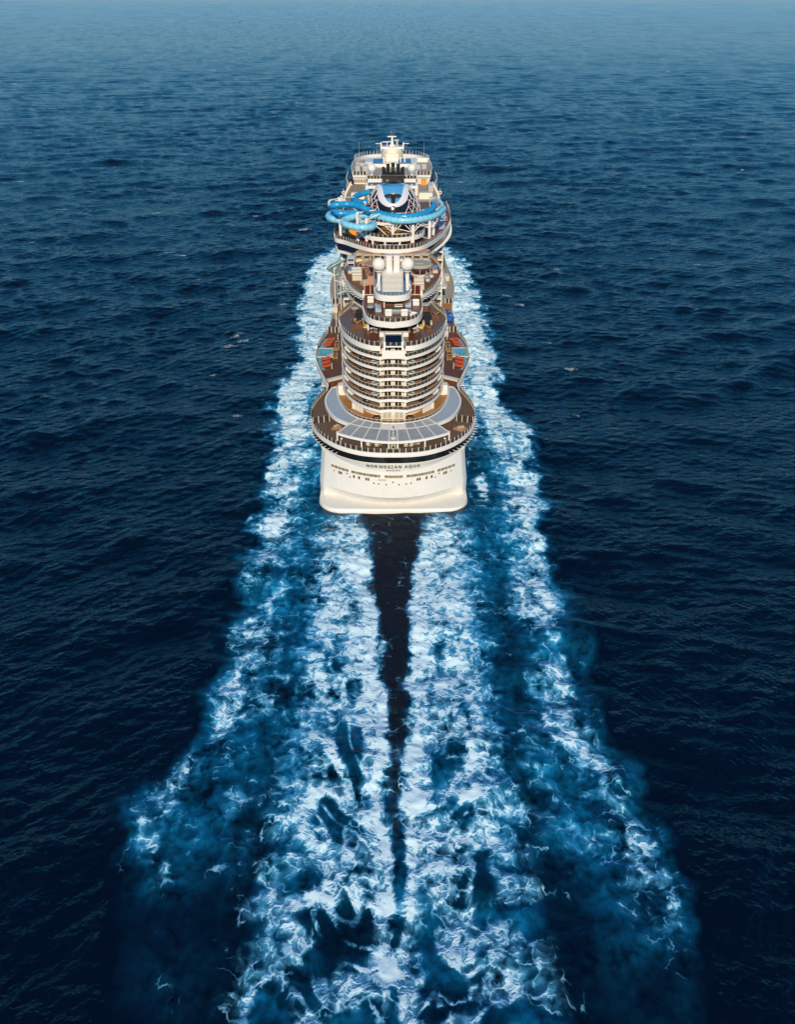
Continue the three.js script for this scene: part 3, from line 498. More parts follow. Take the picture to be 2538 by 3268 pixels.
// ---------------------------------------------------------------- the stern tower with its curved balconies (decks every 3 m)
const wingHalf = smooth([[3.5, -12.5], [7.5, -15.3], [10.4, -18.6], [12.4, -22.4], [13.8, -27], [14.35, -33], [14.4, -48]], .8);
const midHalf = [[0, -13.1], [1.6, -13.0], [2.7, -12.75]];
const tower = mirror([...midHalf, ...wingHalf]);
const darkdoor = std('dark_doorway', [.012, .010, .010], .18), darkglass = std('dark_window_glass', [.03, .022, .018], .15);
for (let lv = 0; lv < 6; lv++) {
  const y = 24.05 + 3 * lv, out = tower;
  P('balcony_deck', slab([...out, [14, -49], [-14, -49]], y - .3, y), M.terrace);
  P('balcony_fascia', ribbon(out, y - .5, y + .26, .2, .06), M.white);
  railing('balcony_railing', offset(out, -.05), y + .25, { h: .95, step: 1.38, post: .06, single: lv > 1, cap: .08 });
  const wall = offset(wingHalf, -3.9).filter((p) => p[0] > 3.2), inner = [[3.3, wall[0][1] + .2], ...wall];
  const w1 = inner.filter((p) => p[1] > -46), g = P('balcony_wall', join([ribbon(w1, y, y + 2.72, .2), ribbon(flip(w1), y, y + 2.72, .2), box(6.6, 2.72, .2, 0, y + 1.36, -14.9)]), M.cream);
  for (const s of [1, -1]) P('balcony_fin', box(.35, 2.72, 3.4, 3.3 * s, y + 1.36, -14.6), M.white, g);
  const rp = resample(w1, .5), nn = norms(rp);
  for (const s of [1, -1]) {
    for (const d of [3.2, 4.25, 7.2, 8.1, 11.2, 12.1, 15, 15.9]) { const i = Math.round((d + (lv % 2) * .4) / .5); if (i >= rp.length) continue; const p = rp[i], a = Math.atan2(-nn[i][0] * s, nn[i][1]); P('balcony_door', box(.78, 1.95, .14, (p[0] + nn[i][0] * .1) * s, y + 1.05, p[1] + nn[i][1] * .1, -a), darkdoor, g); }
    for (const x of [.95, 1.85]) P('balcony_door', box(.72, 2.05, .14, x * s, y + 1.08, -14.8), darkdoor, g);
    if (lv > 0) { // octagonal hot tub by the kink of each balcony
      const b = P('hot_tub', join([new THREE.CylinderGeometry(1.05, .62, .75, 8, 1, true).translate(4.75 * s, y + .55, -15.2), new THREE.TorusGeometry(1.0, .16, 6, 8).rotateX(Math.PI / 2).rotateY(Math.PI / 8).translate(4.75 * s, y + .95, -15.2)]), M.pale); P('tub_water', new THREE.CylinderGeometry(.95, .95, .05, 8).translate(4.75 * s, y + .86, -15.2), M.tub, b);
    }
    const e = [13.2, 1], k = resample(wingHalf, 1), q = k[[14, 17, 15, 18, 15, 17][lv]], r = [q[0] - 3.2, q[1] - 1.4];
    P('balcony_divider', ribbon(s > 0 ? [q, r] : [[-r[0], r[1]], [-q[0], q[1]]], y, y + 1.9, .14), M.white, g);
  }
}
P('tower_core', slab([[9.6, -20.5], [10, -26], [10.2, -48.8], [-10.2, -48.8], [-10, -26], [-9.6, -20.5], [-3, -15.2], [3, -15.2]], H9, 41.6), M.dark);
{ // the lowest cabins open on the teak terrace
  const y = H9, g = P('terrace_cabin_wall', join([box(6.6, 2.2, .25, 0, y + 1.1, -13.4), ribbon(offset(wingHalf, -2.3).filter((p) => p[1] > -40), y, y + 2.2, .2), ribbon(flip(offset(wingHalf, -2.3).filter((p) => p[1] > -40)), y, y + 2.2, .2)]), M.cream);
  for (const x of [-2.2, -1.0, 1.0, 2.2]) P('cabin_window', box(1.0, 1.9, .14, x, y + 1.15, -13.28), x * x > 2 ? M.clear : std('curtained_window', [.42, .44, .38], .4), g);
  for (const x of [-3.2, 0, 3.2]) P('terrace_partition', box(.22, 1.5, 2.8, x, y + .75, -12.0), M.white, g);
  for (const s of [1, -1]) { P('terrace_divider', join([box(.2, 1.8, 3.4, 9.3 * s, y + .9, -18.3, -.75 * s), box(2.4, 1.8, .2, 10.2 * s, y + .9, -19.6, .5 * s)]), M.white, g); P('terrace_end_block', box(2.6, 2.9, 2.2, 14.3 * s, y + 1.45, -30.2), M.white, g); }
}
// ---------------------------------------------------------------- sun deck on the tower (42 m), its pool and bar
const H16 = 42.05;
const sunHalf = smooth([[3.2, -12.2], [5.2, -12.5], [8.2, -14.6], [11.2, -18.8], [13.3, -23.6], [14.4, -28.5], [14.8, -33.5], [14.1, -38.5], [12.2, -44], [11.2, -48.5]], .8);
const sunPath = mirror([[2.9, -13.2], ...sunHalf]);
P('sun_deck', slab([...sunPath, [11, -86], [-11, -86]], H16 - .4, H16), M.sundeck);
for (const s of [1, -1]) { const p = s > 0 ? sunHalf : flip(sunHalf); P('sun_deck_fascia', ribbon(p, H16 - 1.0, H16 + .32, .24, .05), M.white); railing('sun_deck_railing', p, H16 + .28, { h: 1.15, step: 1.5, post: .13, mat: M.white, postH: 1.3 }); }
P('dance_floor', slab([[7.8, -17.5], [6.2, -15.5], [3.5, -14.6], [3.5, -21.8], [-3.5, -21.8], [-3.5, -14.6], [-6.2, -15.5], [-7.8, -17.5], [-7, -27], [7, -27]], H16, H16 + .03), M.red);
{
  const b = P('plunge_pool', join([box(5.9, 2.2, .3, .15, 40.0, -12.35), box(.5, 2.4, 7.2, -2.2, 42.2, -16.2), box(.5, 2.4, 7.2, 2.5, 42.2, -16.2), box(7.6, 1.15, 1.2, .3, H16 + .55, -20.3), box(4.4, .3, 7, .15, 41.9, -16.2), box(5.2, .35, .25, .15, 42.0, -12.7)]), M.white);
  P('pool_water', box(4.3, .12, 6.7, .15, 42.75, -16.25), new THREE.MeshPhysicalMaterial({ name: 'navy_pool_water', color: lin(.006, .018, .055), roughness: .05, ior: 1.33 }), b);
  P('pool_glass', box(4.3, 1.0, .06, .15, 42.6, -12.75), M.navy, b); for (const x of [-1.9, -.6, .9, 2.2]) P('pool_post', stand(.12, 1.2, .12, x, 42, -12.6), M.steel, b);
  for (const s of [1, -1]) railing('pool_side_railing', s > 0 ? [[2.8, -13.4], [2.85, -13.3], [4.9, -12.7]] : [[-4.9, -12.7], [-2.85, -13.3], [-2.8, -13.4]], H16 + .3, { h: 1.1, step: 1, post: .12, mat: M.white });
  const house = P('sun_deck_bar', join([box(13, 3.6, 34, 0, H16 + 1.8, -45.5), box(6.4, 1.1, .8, 0, H16 + .55, -26.2), box(3, .9, .8, -5, H16 + .45, -29), box(3, .9, .8, 5, H16 + .45, -29)]), M.darkwood);
  for (const x of [-4.5, -2.2, 0, 2.2, 4.5]) P('bar_opening', box(1.9, 2.5, .2, x, H16 + 1.5, -28.45), M.dark, house);
}
// ---------------------------------------------------------------- lounge balcony (46 m) that runs into the round upper deck
const H17 = 46.05;
const uPath = (() => { const h = smooth([[0, -18.35], [4.3, -19.9], [6.6, -22.7], [7.7, -26.8], [8.0, -31], [8.05, -41.6]], .6); return mirror(h); })();
const discHalf = [[8.05, -41.4], [10, -44.6], [12.2, -49.6], [13.9, -56], [14.75, -62.5], [14.8, -69], [14, -76], [12.4, -83.5]], discR = smooth(discHalf, .8);
P('lounge_deck', slab(uPath, H17 - .4, H17), M.red);
P('lounge_fascia', ribbon(uPath, H17 - 1.15, H17 + .42, .3, .05), M.white);
railing('lounge_railing', uPath.filter((p) => p[1] > -36), H17 + .38, { h: 1.1, step: 1.45, post: .13, mat: M.white });
for (const [x, z] of [[-6.6, -25], [6.6, -25]]) P('lounge_column', cyl(.28, .28, 3.6, x, H16, z), M.white);
P('round_deck', slab([...flip(discR), ...discR, [12, -100], [-12, -100]], H17 - .4, H17), M.disc);
for (const s of [1, -1]) {
  const p = s > 0 ? discR : flip(discR); P('round_deck_fascia', ribbon(p, H17 - .75, H17 + .3, .24, .05), M.white);
  railing('round_deck_railing', p, H17 + .26, { h: 1.1, step: 1.2, post: .12, mat: M.white, single: false });
  const low = offset(p, -.7); P('round_deck_windows', ribbon(low, H16 + .55, H17 - .7, .3), M.navy); P('window_ledge', ribbon(offset(p, -.35), H16 + .15, H16 + .6, .3), M.white);
  const br = offset(p, .45).filter((q, i) => i % 2 === 0); many('deck_edge_brackets', br.map((q) => box(.9, .14, .14, q[0], H17 - .95, q[1])), M.white);
  P('gate_post', box(.5, 2.4, .7, 8.15 * s, H17 + .6, -41.2), M.white);
}
P('round_deck_core', slab([[12.2, -52], [13, -62], [12.6, -76], [11, -99], [-11, -99], [-12.6, -76], [-13, -62], [-12.2, -52], [-7, -46], [7, -46]], H16, H17 - .4), M.dark);
{ // mezzanine with louvred casing, twin exhausts and two radomes
  const y = 49.3, o = smooth([[5.0, -50], [5.0, -36], [4.6, -33.2], [3.2, -31.3], [0, -30.4], [-3.2, -31.3], [-4.6, -33.2], [-5.0, -36], [-5.0, -50]].reverse(), .5);
  const m = P('mezzanine', join([slab(o, y - .5, y - .05), ribbon(o, y - 1.25, y + .35, .3), cyl(.16, .16, 3.2, -2.3, H17, -31.5)]), M.white); P('mezzanine_floor', slab(offset(o, -.2), y - .04, y + .02), M.bluedeck, m);
  railing('mezzanine_railing', o, y + .3, { h: .9, step: 1.1, post: .06, glass: null, mat: M.white, single: false });
  P('casing_house', box(9.4, 3.1, 22, 0, H17 + 1.5, -44), M.darkwood);
  const lv = P('louvre_casing', box(5.1, 5, 5.4, 0, y + 2.5, -37.4), M.white); for (let i = 0; i < 15; i++) P('louvre_slat', join([box(5.6, .15, .4, 0, y + .3 + i * .33, -34.5), box(.4, .15, 5.8, 2.7, y + .3 + i * .33, -37.4), box(.4, .15, 5.8, -2.7, y + .3 + i * .33, -37.4)]), M.white, lv);
  for (const x of [-.92, 1.15]) { const f = P('exhaust_pipe', join([cyl(.93, .93, 4.6, x, y + 4.9, -37, 28), new THREE.TorusGeometry(.9, .07, 6, 28).rotateX(Math.PI / 2).translate(x, y + 9.5, -37)]), M.white); P('pipe_mouth', cyl(.84, .84, .06, x, y + 9.46, -37, 24), M.grey, f); }
  many('pipe_stays', [box(4.6, .14, .14, .1, y + 8, -37.8), box(4.6, .14, .14, .1, y + 6.2, -37.8), cyl(.08, .08, 4.6, 2.5, y + 4.9, -37.4), cyl(.08, .08, 4.6, -2.2, y + 4.9, -37.4)], M.white);
  for (const x of [-3.75, 4.1]) { const r = P('radome', ball(1.78, x, 56.35, -36.6, 32), M.white); P('radome_pedestal', join([cyl(.55, .45, 4.6, x, y, -36.6, 14), new THREE.CylinderGeometry(1.15, .5, .8, 20).translate(x, 54.4, -36.6), cyl(1.2, 1.2, .2, x, 54.6, -36.6, 20), bar([x - .3, y + 1, -35.2], [x + (x > 0 ? -.6 : .6), 54, -36.6], .08), bar([x + (x > 0 ? 1.1 : -1.1), y, -36.2], [x + (x > 0 ? .3 : -.3), y + 2.2, -36.6], .12)]), M.white, r); }
}
// ---------------------------------------------------------------- pool decks and side decks at promenade level
for (const s of [1, -1]) {
  const F = (p) => s > 0 ? p : flip(p), side = s > 0 ? 'right' : 'left';
  const edge = smooth([[19.5, -42.4], [22, -51.5], [24.5, -62.2], [24.85, -70], [24.7, -78], [22.75, -88.6]], .8), e2 = smooth([[22.7, -88.6], [22.3, -93], [22.2, -110], [22.9, -121], [24.6, -136], [25, -146], [24.7, -156], [23.6, -175], [23.4, -240]], 1.5);
  P('pool_deck', slab(F([...edge.filter((p) => p[1] < -47), [22, -93], [13, -93], [13, -51.2]]), H8 - .4, H8), M.pool);
  P('pool_deck_end_beam', ribbon(F([[15.2, -50.6], [20.2, -47.4]]), H8 - .5, H8 + .25, 1.2), M.pale);
  P('pool_deck_fascia', ribbon(F(edge), H8 - 1.2, H8 + .2, .25, .05), M.white); railing('pool_deck_railing', F(edge), H8 + .15, { h: 1.15, step: 1.6, post: .16, mat: M.white, single: true });
  P('side_deck', slab(F([...e2, [13, -240], [13, -93], [22, -93]]), H8 - .4, H8), M.greydeck); P('side_deck_fascia', ribbon(F(e2), H8 - 1.2, H8 + .9, .25, .05), M.white);
  P('side_deck_planking', slab(F([[21.9, -113], [22.6, -121.5], [18.5, -121.5], [16.5, -113], [15.5, -107], [20.5, -106]]), H8, H8 + .03), M.teak);
  P('side_deck_brown', slab(F([[22, -89], [21.9, -104], [20.6, -103.5], [18.2, -100], [14, -98], [14, -89]]), H8, H8 + .03), M.promenade);
  railing('deck_gate', F([[18.8, -89.6], [22.6, -90]]), H8, { h: 2.1, step: 1.3, post: .2, mat: M.white }); railing('deck_gate', F([[20.3, -121.8], [23, -122]]), H8, { h: 1.9, step: 1.3, post: .2, mat: M.white });
  // hull side under the decks and the recess between promenade and pool deck
  P('recess_wall', join([ribbon(F([[13.5, -51.4], [19.8, -47.8]]), 12, H8 - .5, .2), box(.2, 6, 12, 14.4 * s, 15.2, -45.5)]), M.darkwood); const rc = new THREE.Group(); rc.name = 'recess_slats'; ship.add(rc);
  for (let i = 0; i < 8; i++) P('slat', box(.3, 5.6, .2, (14.6 + i * .68) * s, 15, -50.4 + i * .39, .53 * s), M.darkwood, rc);
  P('recess_floor', box(7, .2, 12, 17 * s, 12, -45.5), M.black); P('hull_side_shelf', box(2.4, .3, 200, 20.9 * s, 16, -148), M.hull);
  P('outer_rail_link', ribbon(F([[19.8, -39.6], [19.5, -42.4]]), H8 - 1.2, H8 + .2, .25), M.white);
  // infinity pool and its sunbathing shelf
  const pl = P('infinity_pool', join([box(5.0, .55, .35, 22.15 * s, H8 + .27, -65.9), box(5.0, .55, .35, 22.15 * s, H8 + .27, -73.4), box(.3, .5, 7.4, 19.7 * s, H8 + .25, -69.6), box(.25, .5, 7.4, 24.55 * s, H8 + .25, -69.6), box(1.5, .45, 1.6, 20.6 * s, H8 + .23, -67.6)]), M.rattan); P('pool_water', box(4.6, .1, 7.1, 22.1 * s, H8 + .36, -69.65), M.pwater, pl);
  many('pool_ladder', [[21, -67], [22, -66.8], [23.2, -66.8]].map(([x, z]) => stand(.1, 1, .1, x * s, H8 + .4, z)), M.dfab, pl);
  const sh = P('lounger_shelf', slab(F([[23.4, -82.4], [24.3, -76], [24.3, -73.7], [23.1, -73.7], [20.3, -73.7], [19.4, -84.3], [21.3, -86]]), H8, H8 + .22), M.darkwood); P('shallow_water', slab(F([[23.3, -82.2], [24.3, -76], [24.25, -73.9], [22.6, -73.9], [22.2, -78], [21.6, -84]]), H8 + .22, H8 + .27), M.pwater, sh);
  const sh2 = P('lounger_shelf', slab(F([[24.3, -65.6], [24.2, -62], [22.4, -55], [20.2, -55.4], [19.3, -57], [19.6, -65.6]]), H8, H8 + .22), M.darkwood); P('shallow_water', slab(F([[24.2, -65.4], [24.1, -62], [22.3, -55.2], [21.3, -55.3], [22.7, -61.5], [22.9, -65.4]]), H8 + .22, H8 + .27), M.pwater, sh2);
  for (const [x, z] of [[19.2, -56.5], [18.7, -82.5]]) P('shower_post', cyl(.13, .13, 2, x * s, H8, z, 8), M.steel);
}
// inner superstructure between the stern tower and the slide deck
P('inner_superstructure', join([box(25, 23.5, 60, 0, 30, -79)]), M.cream);
P('wide_superstructure', join([box(35.6, 27, 150, 0, 31.7, -178.5)]), M.cream);
for (const s of [1, -1]) { // balconies that face aft at the step where the superstructure widens, and dark glazing along the sides
  const g = new THREE.Group(); g.name = 'aft_facing_balconies'; ship.add(g);
  for (let i = 0; i < 9; i++) { const y = 21 + i * 2.75; P('balcony_slab', box(4.8, .5, 3.4, 15.0 * s, y, -102.3), M.white, g); P('balcony_window', box(1.9, 2.1, .2, 14.1 * s, y + 1.4, -103.4), darkglass, g); P('balcony_window', box(1.9, 2.1, .2, 16.3 * s, y + 1.4, -103.4), darkglass, g); P('balcony_rail', join([box(4.6, .07, .07, 15 * s, y + 1.25, -100.8), box(.09, 2.3, .3, 15.2 * s, y + 1.3, -103)]), M.steel, g); }
  for (let i = 0; i < 9; i++) P('side_window_strip', box(.2, 1.9, 140, 17.85 * s, 22.4 + i * 2.75, -174), M.navy);
  P('boat_deck_wing', box(2.2, .5, 30, 19.4 * s, 24, -137), M.white); P('boat_deck_side', box(.3, 1.4, 30, 20.5 * s, 24.6, -137), M.lav);
  const yy = H16; P('side_walkway', slab([[10 * s, -48], [12.6 * s, -50], [13.4 * s, -60], [13.4 * s, -100], [10 * s, -100]], yy - .6, yy - .05), M.pool);
}
// ---------------------------------------------------------------- slide deck (49.5 m) above the round deck
const HS = 49.5;
const slidePath = smooth([[-19.6, -150], [-19.6, -125], [-19.6, -108], [-19.4, -96], [-18.6, -92], [-15.8, -89.4], [-11.4, -83.8], [-6.7, -79], [-3, -77.9], [.2, -77.6], [4, -78.2], [8.7, -81], [13.3, -88.8], [16, -95.4], [18.2, -102], [20.3, -112], [21.2, -124], [21.3, -150]], .8);
P('slide_deck', slab([...slidePath], HS - .5, HS), M.promenade); P('slide_deck_fascia', ribbon(slidePath, HS - 1.0, HS + .3, .26, .05), M.white);
railing('slide_deck_railing', slidePath.filter((p) => p[1] > -140), HS + .26, { h: 1.25, step: 1.35, post: .14, mat: M.white, single: false, cap: .06 });
P('slide_deck_windows', ribbon(offset(slidePath, -.9), HS - 3.6, HS - .9, .3), M.navy);
P('slide_deck_base', ribbon(offset(slidePath, -.45), HS - 4.3, HS - 3.5, .5), M.white); P('slide_deck_core', slab(offset(slidePath, -1.4), HS - 4, HS - .5), M.dark);
many('deck_edge_brackets', offset(slidePath, .3).filter((p) => p[0] > 14).flatMap((q) => [box(1.1, .14, .16, q[0] - .2, HS - 3.3, q[1])]), M.white);
{ // court with purple posts on the right
  P('court_floor', slab([[12.5, -97], [16.3, -98.5], [18.4, -106], [19.8, -116], [20.3, -132], [13, -132], [11.5, -110]], HS, HS + .04), M.purple);
  const q = (p) => P('court_panel', slab(p, HS + .1, HS + .25), M.pale); q([[15.9, -104.5], [18.3, -106], [19.4, -114], [16.8, -116]]); q([[13.2, -101], [14.8, -102], [15.8, -113], [13.8, -114]]); q([[17.4, -118], [20.1, -118], [20.4, -124], [17.6, -124]]); q([[17.2, -126], [19.8, -126], [19.8, -132], [17.2, -132]]);
  for (const [x, z] of [[19.8, -117], [15.8, -100], [16.4, -117], [18.6, -107]]) P('court_post', stand(.3, 3.2, .3, x, HS, z), M.purple);
}
{ // tiers inside the slide deck
  const t2 = smooth(mirror([[0, -81.3], [4.6, -82.4], [8.2, -85.2], [10.4, -90], [10.8, -98]]), .7); P('tier_floor', slab([...t2], 51.4, 51.9), M.promenade); P('tier_fascia', ribbon(t2, 51.2, 52.5, .3), M.white); railing('tier_railing', t2, 52.4, { h: 1.05, step: 1.5, post: .13, mat: M.white });
  for (const x of [-6.3, -2.3, 2.4, 6.3]) P('tier_column', new THREE.CylinderGeometry(.55, .26, 1.9, 10).translate(x, 50.4, -81.9 - .045 * x * x), M.white);
  for (const [x, m] of [[-5.2, M.wood], [-2, M.dark], [.3, M.green], [2.6, M.dark], [5.2, M.wood]]) P('tier_bar_front', box(2.2, 1.5, .4, x, 50.3, -84.6 - .04 * x * x), m);
  P('tier_back_wall', slab(offset(t2, -3.2), HS, 51.3), M.dark);
  const t3 = smooth(mirror([[0, -86.5], [4.4, -87.8], [7.6, -91], [8.6, -98]]), .7); P('tier_fascia', ribbon(t3, 55.2, 55.9, .3), M.white); P('tier_floor', slab([...t3], 55.3, 55.6), M.dark); railing('tier_railing', t3, 55.85, { h: .9, step: 1.5, post: .1, mat: M.white });
  P('gold_drum', new THREE.CylinderGeometry(4.4, 4.0, 3, 28).translate(-.4, 53.6, -92.6), M.gold); P('tier_interior', box(14, 5.6, 8, 0, 52.4, -99), M.dark);
  P('blue_kiosk', box(1.6, 1.2, 1.2, -6.6, 52.6, -84.6), M.bluep); P('amber_hut', join([box(3.6, 3.2, 2.4, -13.1, HS + 1.6, -96.3), box(.2, 3.3, 2.5, -12.2, HS + 1.6, -96.2)]), M.amber); P('blue_lattice_wall', box(1, 3, 8, 14, HS + 1.5, -102), M.navy);
  many('walkway_rails', [box(4.6, .09, .09, -2, HS + 1.3, -79.4), box(4.6, .09, .09, 3, HS + 1.3, -79.5), ...[-4, -2.9, -1.8, -.7, 1, 2.1, 3.2, 4.3, 5.2].map((x) => stand(.1, 1.3, .1, x, HS, -79.4))], M.white);
}
{ // water slides: translucent blue tubes with flanged joints
  const tubes = [
    ['water_slide', M.slideL, 1.04, [[17.2, 57.3, -100.4], [16.3, 57.2, -97.4], [15, 57, -93.9], [12.6, 57, -89.9], [8.5, 57, -86.3], [3.6, 57, -84.7], [-.2, 57, -86], [-3.3, 57, -88.8], [-6, 57, -91.4], [-8.6, 57, -92.3], [-11.4, 56.9, -91.6], [-14.2, 56.7, -89.4], [-15.8, 56.4, -86.8], [-15, 56.1, -84], [-12.2, 55.9, -81.6], [-9.3, 55.8, -80.7], [-6.8, 55.6, -82.2], [-5.8, 55.3, -86], [-6.2, 55, -90.4], [-8.4, 54.9, -93], [-11.2, 54.8, -93.9], [-14, 54.8, -94.5], [-17, 54.9, -94.7], [-19.6, 55, -95.8], [-21.1, 55, -98.6], [-21.2, 55.1, -101.8], [-19.6, 55.3, -104.2], [-16.5, 55.4, -104.8]]],
    ['water_slide', M.slideD, .92, [[14.3, 58.6, -101.0], [13.4, 58.2, -96.9], [11.3, 57.9, -92.1], [8.4, 57.9, -88.4], [5, 57.8, -86.8], [0.2, 57.8, -87.6], [-3.2, 57.8, -90.4], [-6, 57.8, -93.6], [-8.8, 57.85, -93.55], [-12.3, 57.9, -91.9], [-15, 57.95, -90.95], [-17.6, 58.0, -90.9], [-19, 58.6, -93.0], [-19.8, 59.4, -93.9], [-19.6, 60.1, -92.0], [-17.8, 60.5, -91.6], [-15.1, 60.5, -92.4], [-12.3, 60.5, -91.8], [-10.1, 60.4, -89.8], [-8.8, 60.0, -88.4], [-7.6, 59.0, -89.5]]],
    ['water_slide', M.slideD, .92, [[-7.8, 60.8, -110.4], [-9.2, 60.6, -109.6], [-10.8, 60.4, -108.6], [-12.3, 60.2, -105.6], [-12.9, 60, -102], [-11.4, 59.9, -99.6], [-10.2, 59.8, -96.6], [-9.4, 59.7, -93]]],
    ['water_slide', M.slideD, .88, [[-8.9, 58.8, -105.4], [-10.2, 58.6, -103.6], [-10.8, 58.3, -100.4], [-10, 57.6, -96.6], [-8, 57, -94.5]]],
    ['water_slide', M.slideD, .88, [[-20, 56, -99], [-18.6, 56, -96.6], [-16.8, 56, -96.4], [-14.6, 56, -97.6], [-12, 56, -99.2], [-9, 56, -100]]],
  ];
  for (const [name, mat, r, pts] of tubes) {
    const c = new THREE.CatmullRomCurve3(pts.map(V3), false, 'centripetal'), L = c.getLength(), t = P(name, new THREE.TubeGeometry(c, Math.round(L * 2.2), r, 16), mat), n = Math.round(L / 2);
    const fg = new THREE.TorusGeometry(r + .04, .075, 5, 20), fm = mat === M.slideL ? (M.flL ??= std('slide_joint_light', [.10, .36, .56], .4)) : (M.flD ??= std('slide_joint_dark', [.008, .18, .42], .4));
    for (let i = 0; i <= n; i++) { const u = i / n, p = c.getPointAt(u), g = P('slide_flange', fg, fm, t); g.position.copy(p); g.quaternion.setFromUnitVectors(new THREE.Vector3(0, 0, 1), c.getTangentAt(u)); }
    if (pts[0][0] > 16) for (let i = 0; i < 16; i++) { const u = .012 + i * .017, p = c.getPointAt(u); const g = P('slide_port', new THREE.BoxGeometry(.34, .2, .34), M.navy, t); g.position.set(p.x, p.y + 1.02, p.z + .38); g.rotation.x = .35; }
  }
  const sup = new THREE.Group(); sup.name = 'slide_supports'; ship.add(sup);
  for (const [x, z, top, cm] of [[-11.3, -89.8, 58.6, M.white], [-8.3, -85.6, 57.6, M.redp], [.2, -83, 55.8, M.black], [6.7, -83.6, 55.9, M.redp], [12.2, -88.9, 56, M.redp], [13.7, -93.6, 56.2, M.purple], [-15.7, -98.6, 60.5, M.white], [-16.8, -100.8, 61.6, M.white], [-8.9, -94, 61, M.white], [-17.2, -93.8, 62.4, M.white]]) {
    P('slide_column', cyl(.5, .5, top - HS, x, HS, z, 16), M.white, sup); P('column_base', cyl(.56, .56, .95, x, HS, z, 16), cm, sup);
  }
  const br = (a, b, r = .14) => P('slide_brace', bar(a, b, r, 6), M.white, sup);
  for (const [x, z] of [[.2, -83], [6.7, -83.6], [12.2, -88.9]]) for (const [dx, dz] of [[-2.6, 1], [2.6, .2], [-1.4, -2], [1.6, -2]]) br([x, 53.6, z], [x + dx, 55.9, z + dz - 1]);
  br([.2, 53.2, -83], [6.7, 53.2, -83.6]); br([6.7, 53.6, -83.6], [-5, 55.9, -85]); br([6.7, 53.1, -83.6], [12.2, 50.2, -88.9]); br([6.7, 55, -83.6], [12.2, 55, -88.9]); br([-11.3, 50, -89.8], [-8.3, 53.6, -85.6]); br([.2, 51.2, -83], [-5.5, 55.9, -84]); br([12.2, 53.6, -88.9], [8, 55.9, -86]);
  for (const [a, b] of [[[-15.7, 53, -98.6], [-20.6, 54.4, -97]], [[-16.8, 52.4, -100.8], [-19.6, 54.6, -99]], [[-8.3, 57, -85.6], [-4, 58.7, -86.8]], [[-11.3, 58.4, -89.8], [-5.3, 59.6, -88]], [[-17.2, 62, -93.8], [-20.4, 61.9, -91.6]], [[-17.2, 61.4, -93.8], [-20.8, 61.2, -93.4]], [[-20.4, 61.9, -91.6], [-20.2, 60.6, -91.6]], [[-20.8, 61.2, -93.4], [-20.8, 59.8, -93.6]], [[-17.2, 62, -93.8], [-13.4, 60.9, -91.6]], [[-17.2, 62.2, -93.8], [-12.6, 61.4, -99]], [[-15.7, 60, -98.6], [-11.8, 58.9, -91]], [[-15.7, 60, -98.6], [-19.6, 58.8, -94.6]], [[-11.3, 58, -89.8], [-9.6, 55.6, -81.4]], [[-11.3, 57, -89.8], [-7, 55.7, -82.6]]]) br(a, b, .16);
}
{ // grey-green dry slide spiralling down the left side, with its white frame
  const c = new THREE.CatmullRomCurve3([[-17.3, 48, -95], [-16.4, 46.2, -95.4], [-15.3, 44.4, -96], [-15.9, 42.2, -96.4], [-18, 40.9, -95.8], [-20.3, 39.8, -95.2], [-21.5, 39.1, -95]].map(V3)), c2 = new THREE.CatmullRomCurve3([[-21.6, 38.8, -95.2], [-21, 38.2, -95.6], [-19.3, 37.3, -96.2], [-17, 36.6, -97.2]].map(V3)), c3 = new THREE.CatmullRomCurve3([[-14.8, 31.1, -97.6], [-16.4, 30.5, -97.2], [-19.1, 29.5, -96.8]].map(V3));
  const t = P('dry_slide', join([new THREE.TubeGeometry(c, 50, .72, 12), new THREE.TubeGeometry(c2, 30, .72, 12), new THREE.TubeGeometry(c3, 20, .72, 12), ball(.76, -21.7, 38.9, -95.1, 12), ball(.72, -19.1, 29.5, -96.8, 12)]), M.slideG);
  for (const p of [c, c2, c3]) for (let i = 0; i <= 5; i++) { const f = P('slide_flange', new THREE.TorusGeometry(.74, .06, 5, 16), M.grey, t); f.position.copy(p.getPointAt(i / 5)); f.quaternion.setFromUnitVectors(new THREE.Vector3(0, 0, 1), p.getTangentAt(i / 5)); }
  const f = P('slide_frame', join([bar([-19.9, 39.6, -95], [-19.9, 34.9, -95], .17), bar([-19.9, 34.9, -95], [-15, 32.6, -97.5], .17), bar([-19.9, 36.6, -95], [-15, 37.4, -98], .12), bar([-21.4, 38, -95.2], [-19.9, 36, -95], .14), bar([-19.9, 39.6, -95], [-15, 40.4, -98], .12), bar([-19.9, 34.9, -95], [-19.9, 18.2, -95], .14), bar([-18, 34, -96], [-18, 18.2, -96], .14)]), M.white);
  P('glazed_shaft', box(.9, 9, 6, -17.2, 44, -98.5), M.lav);
}
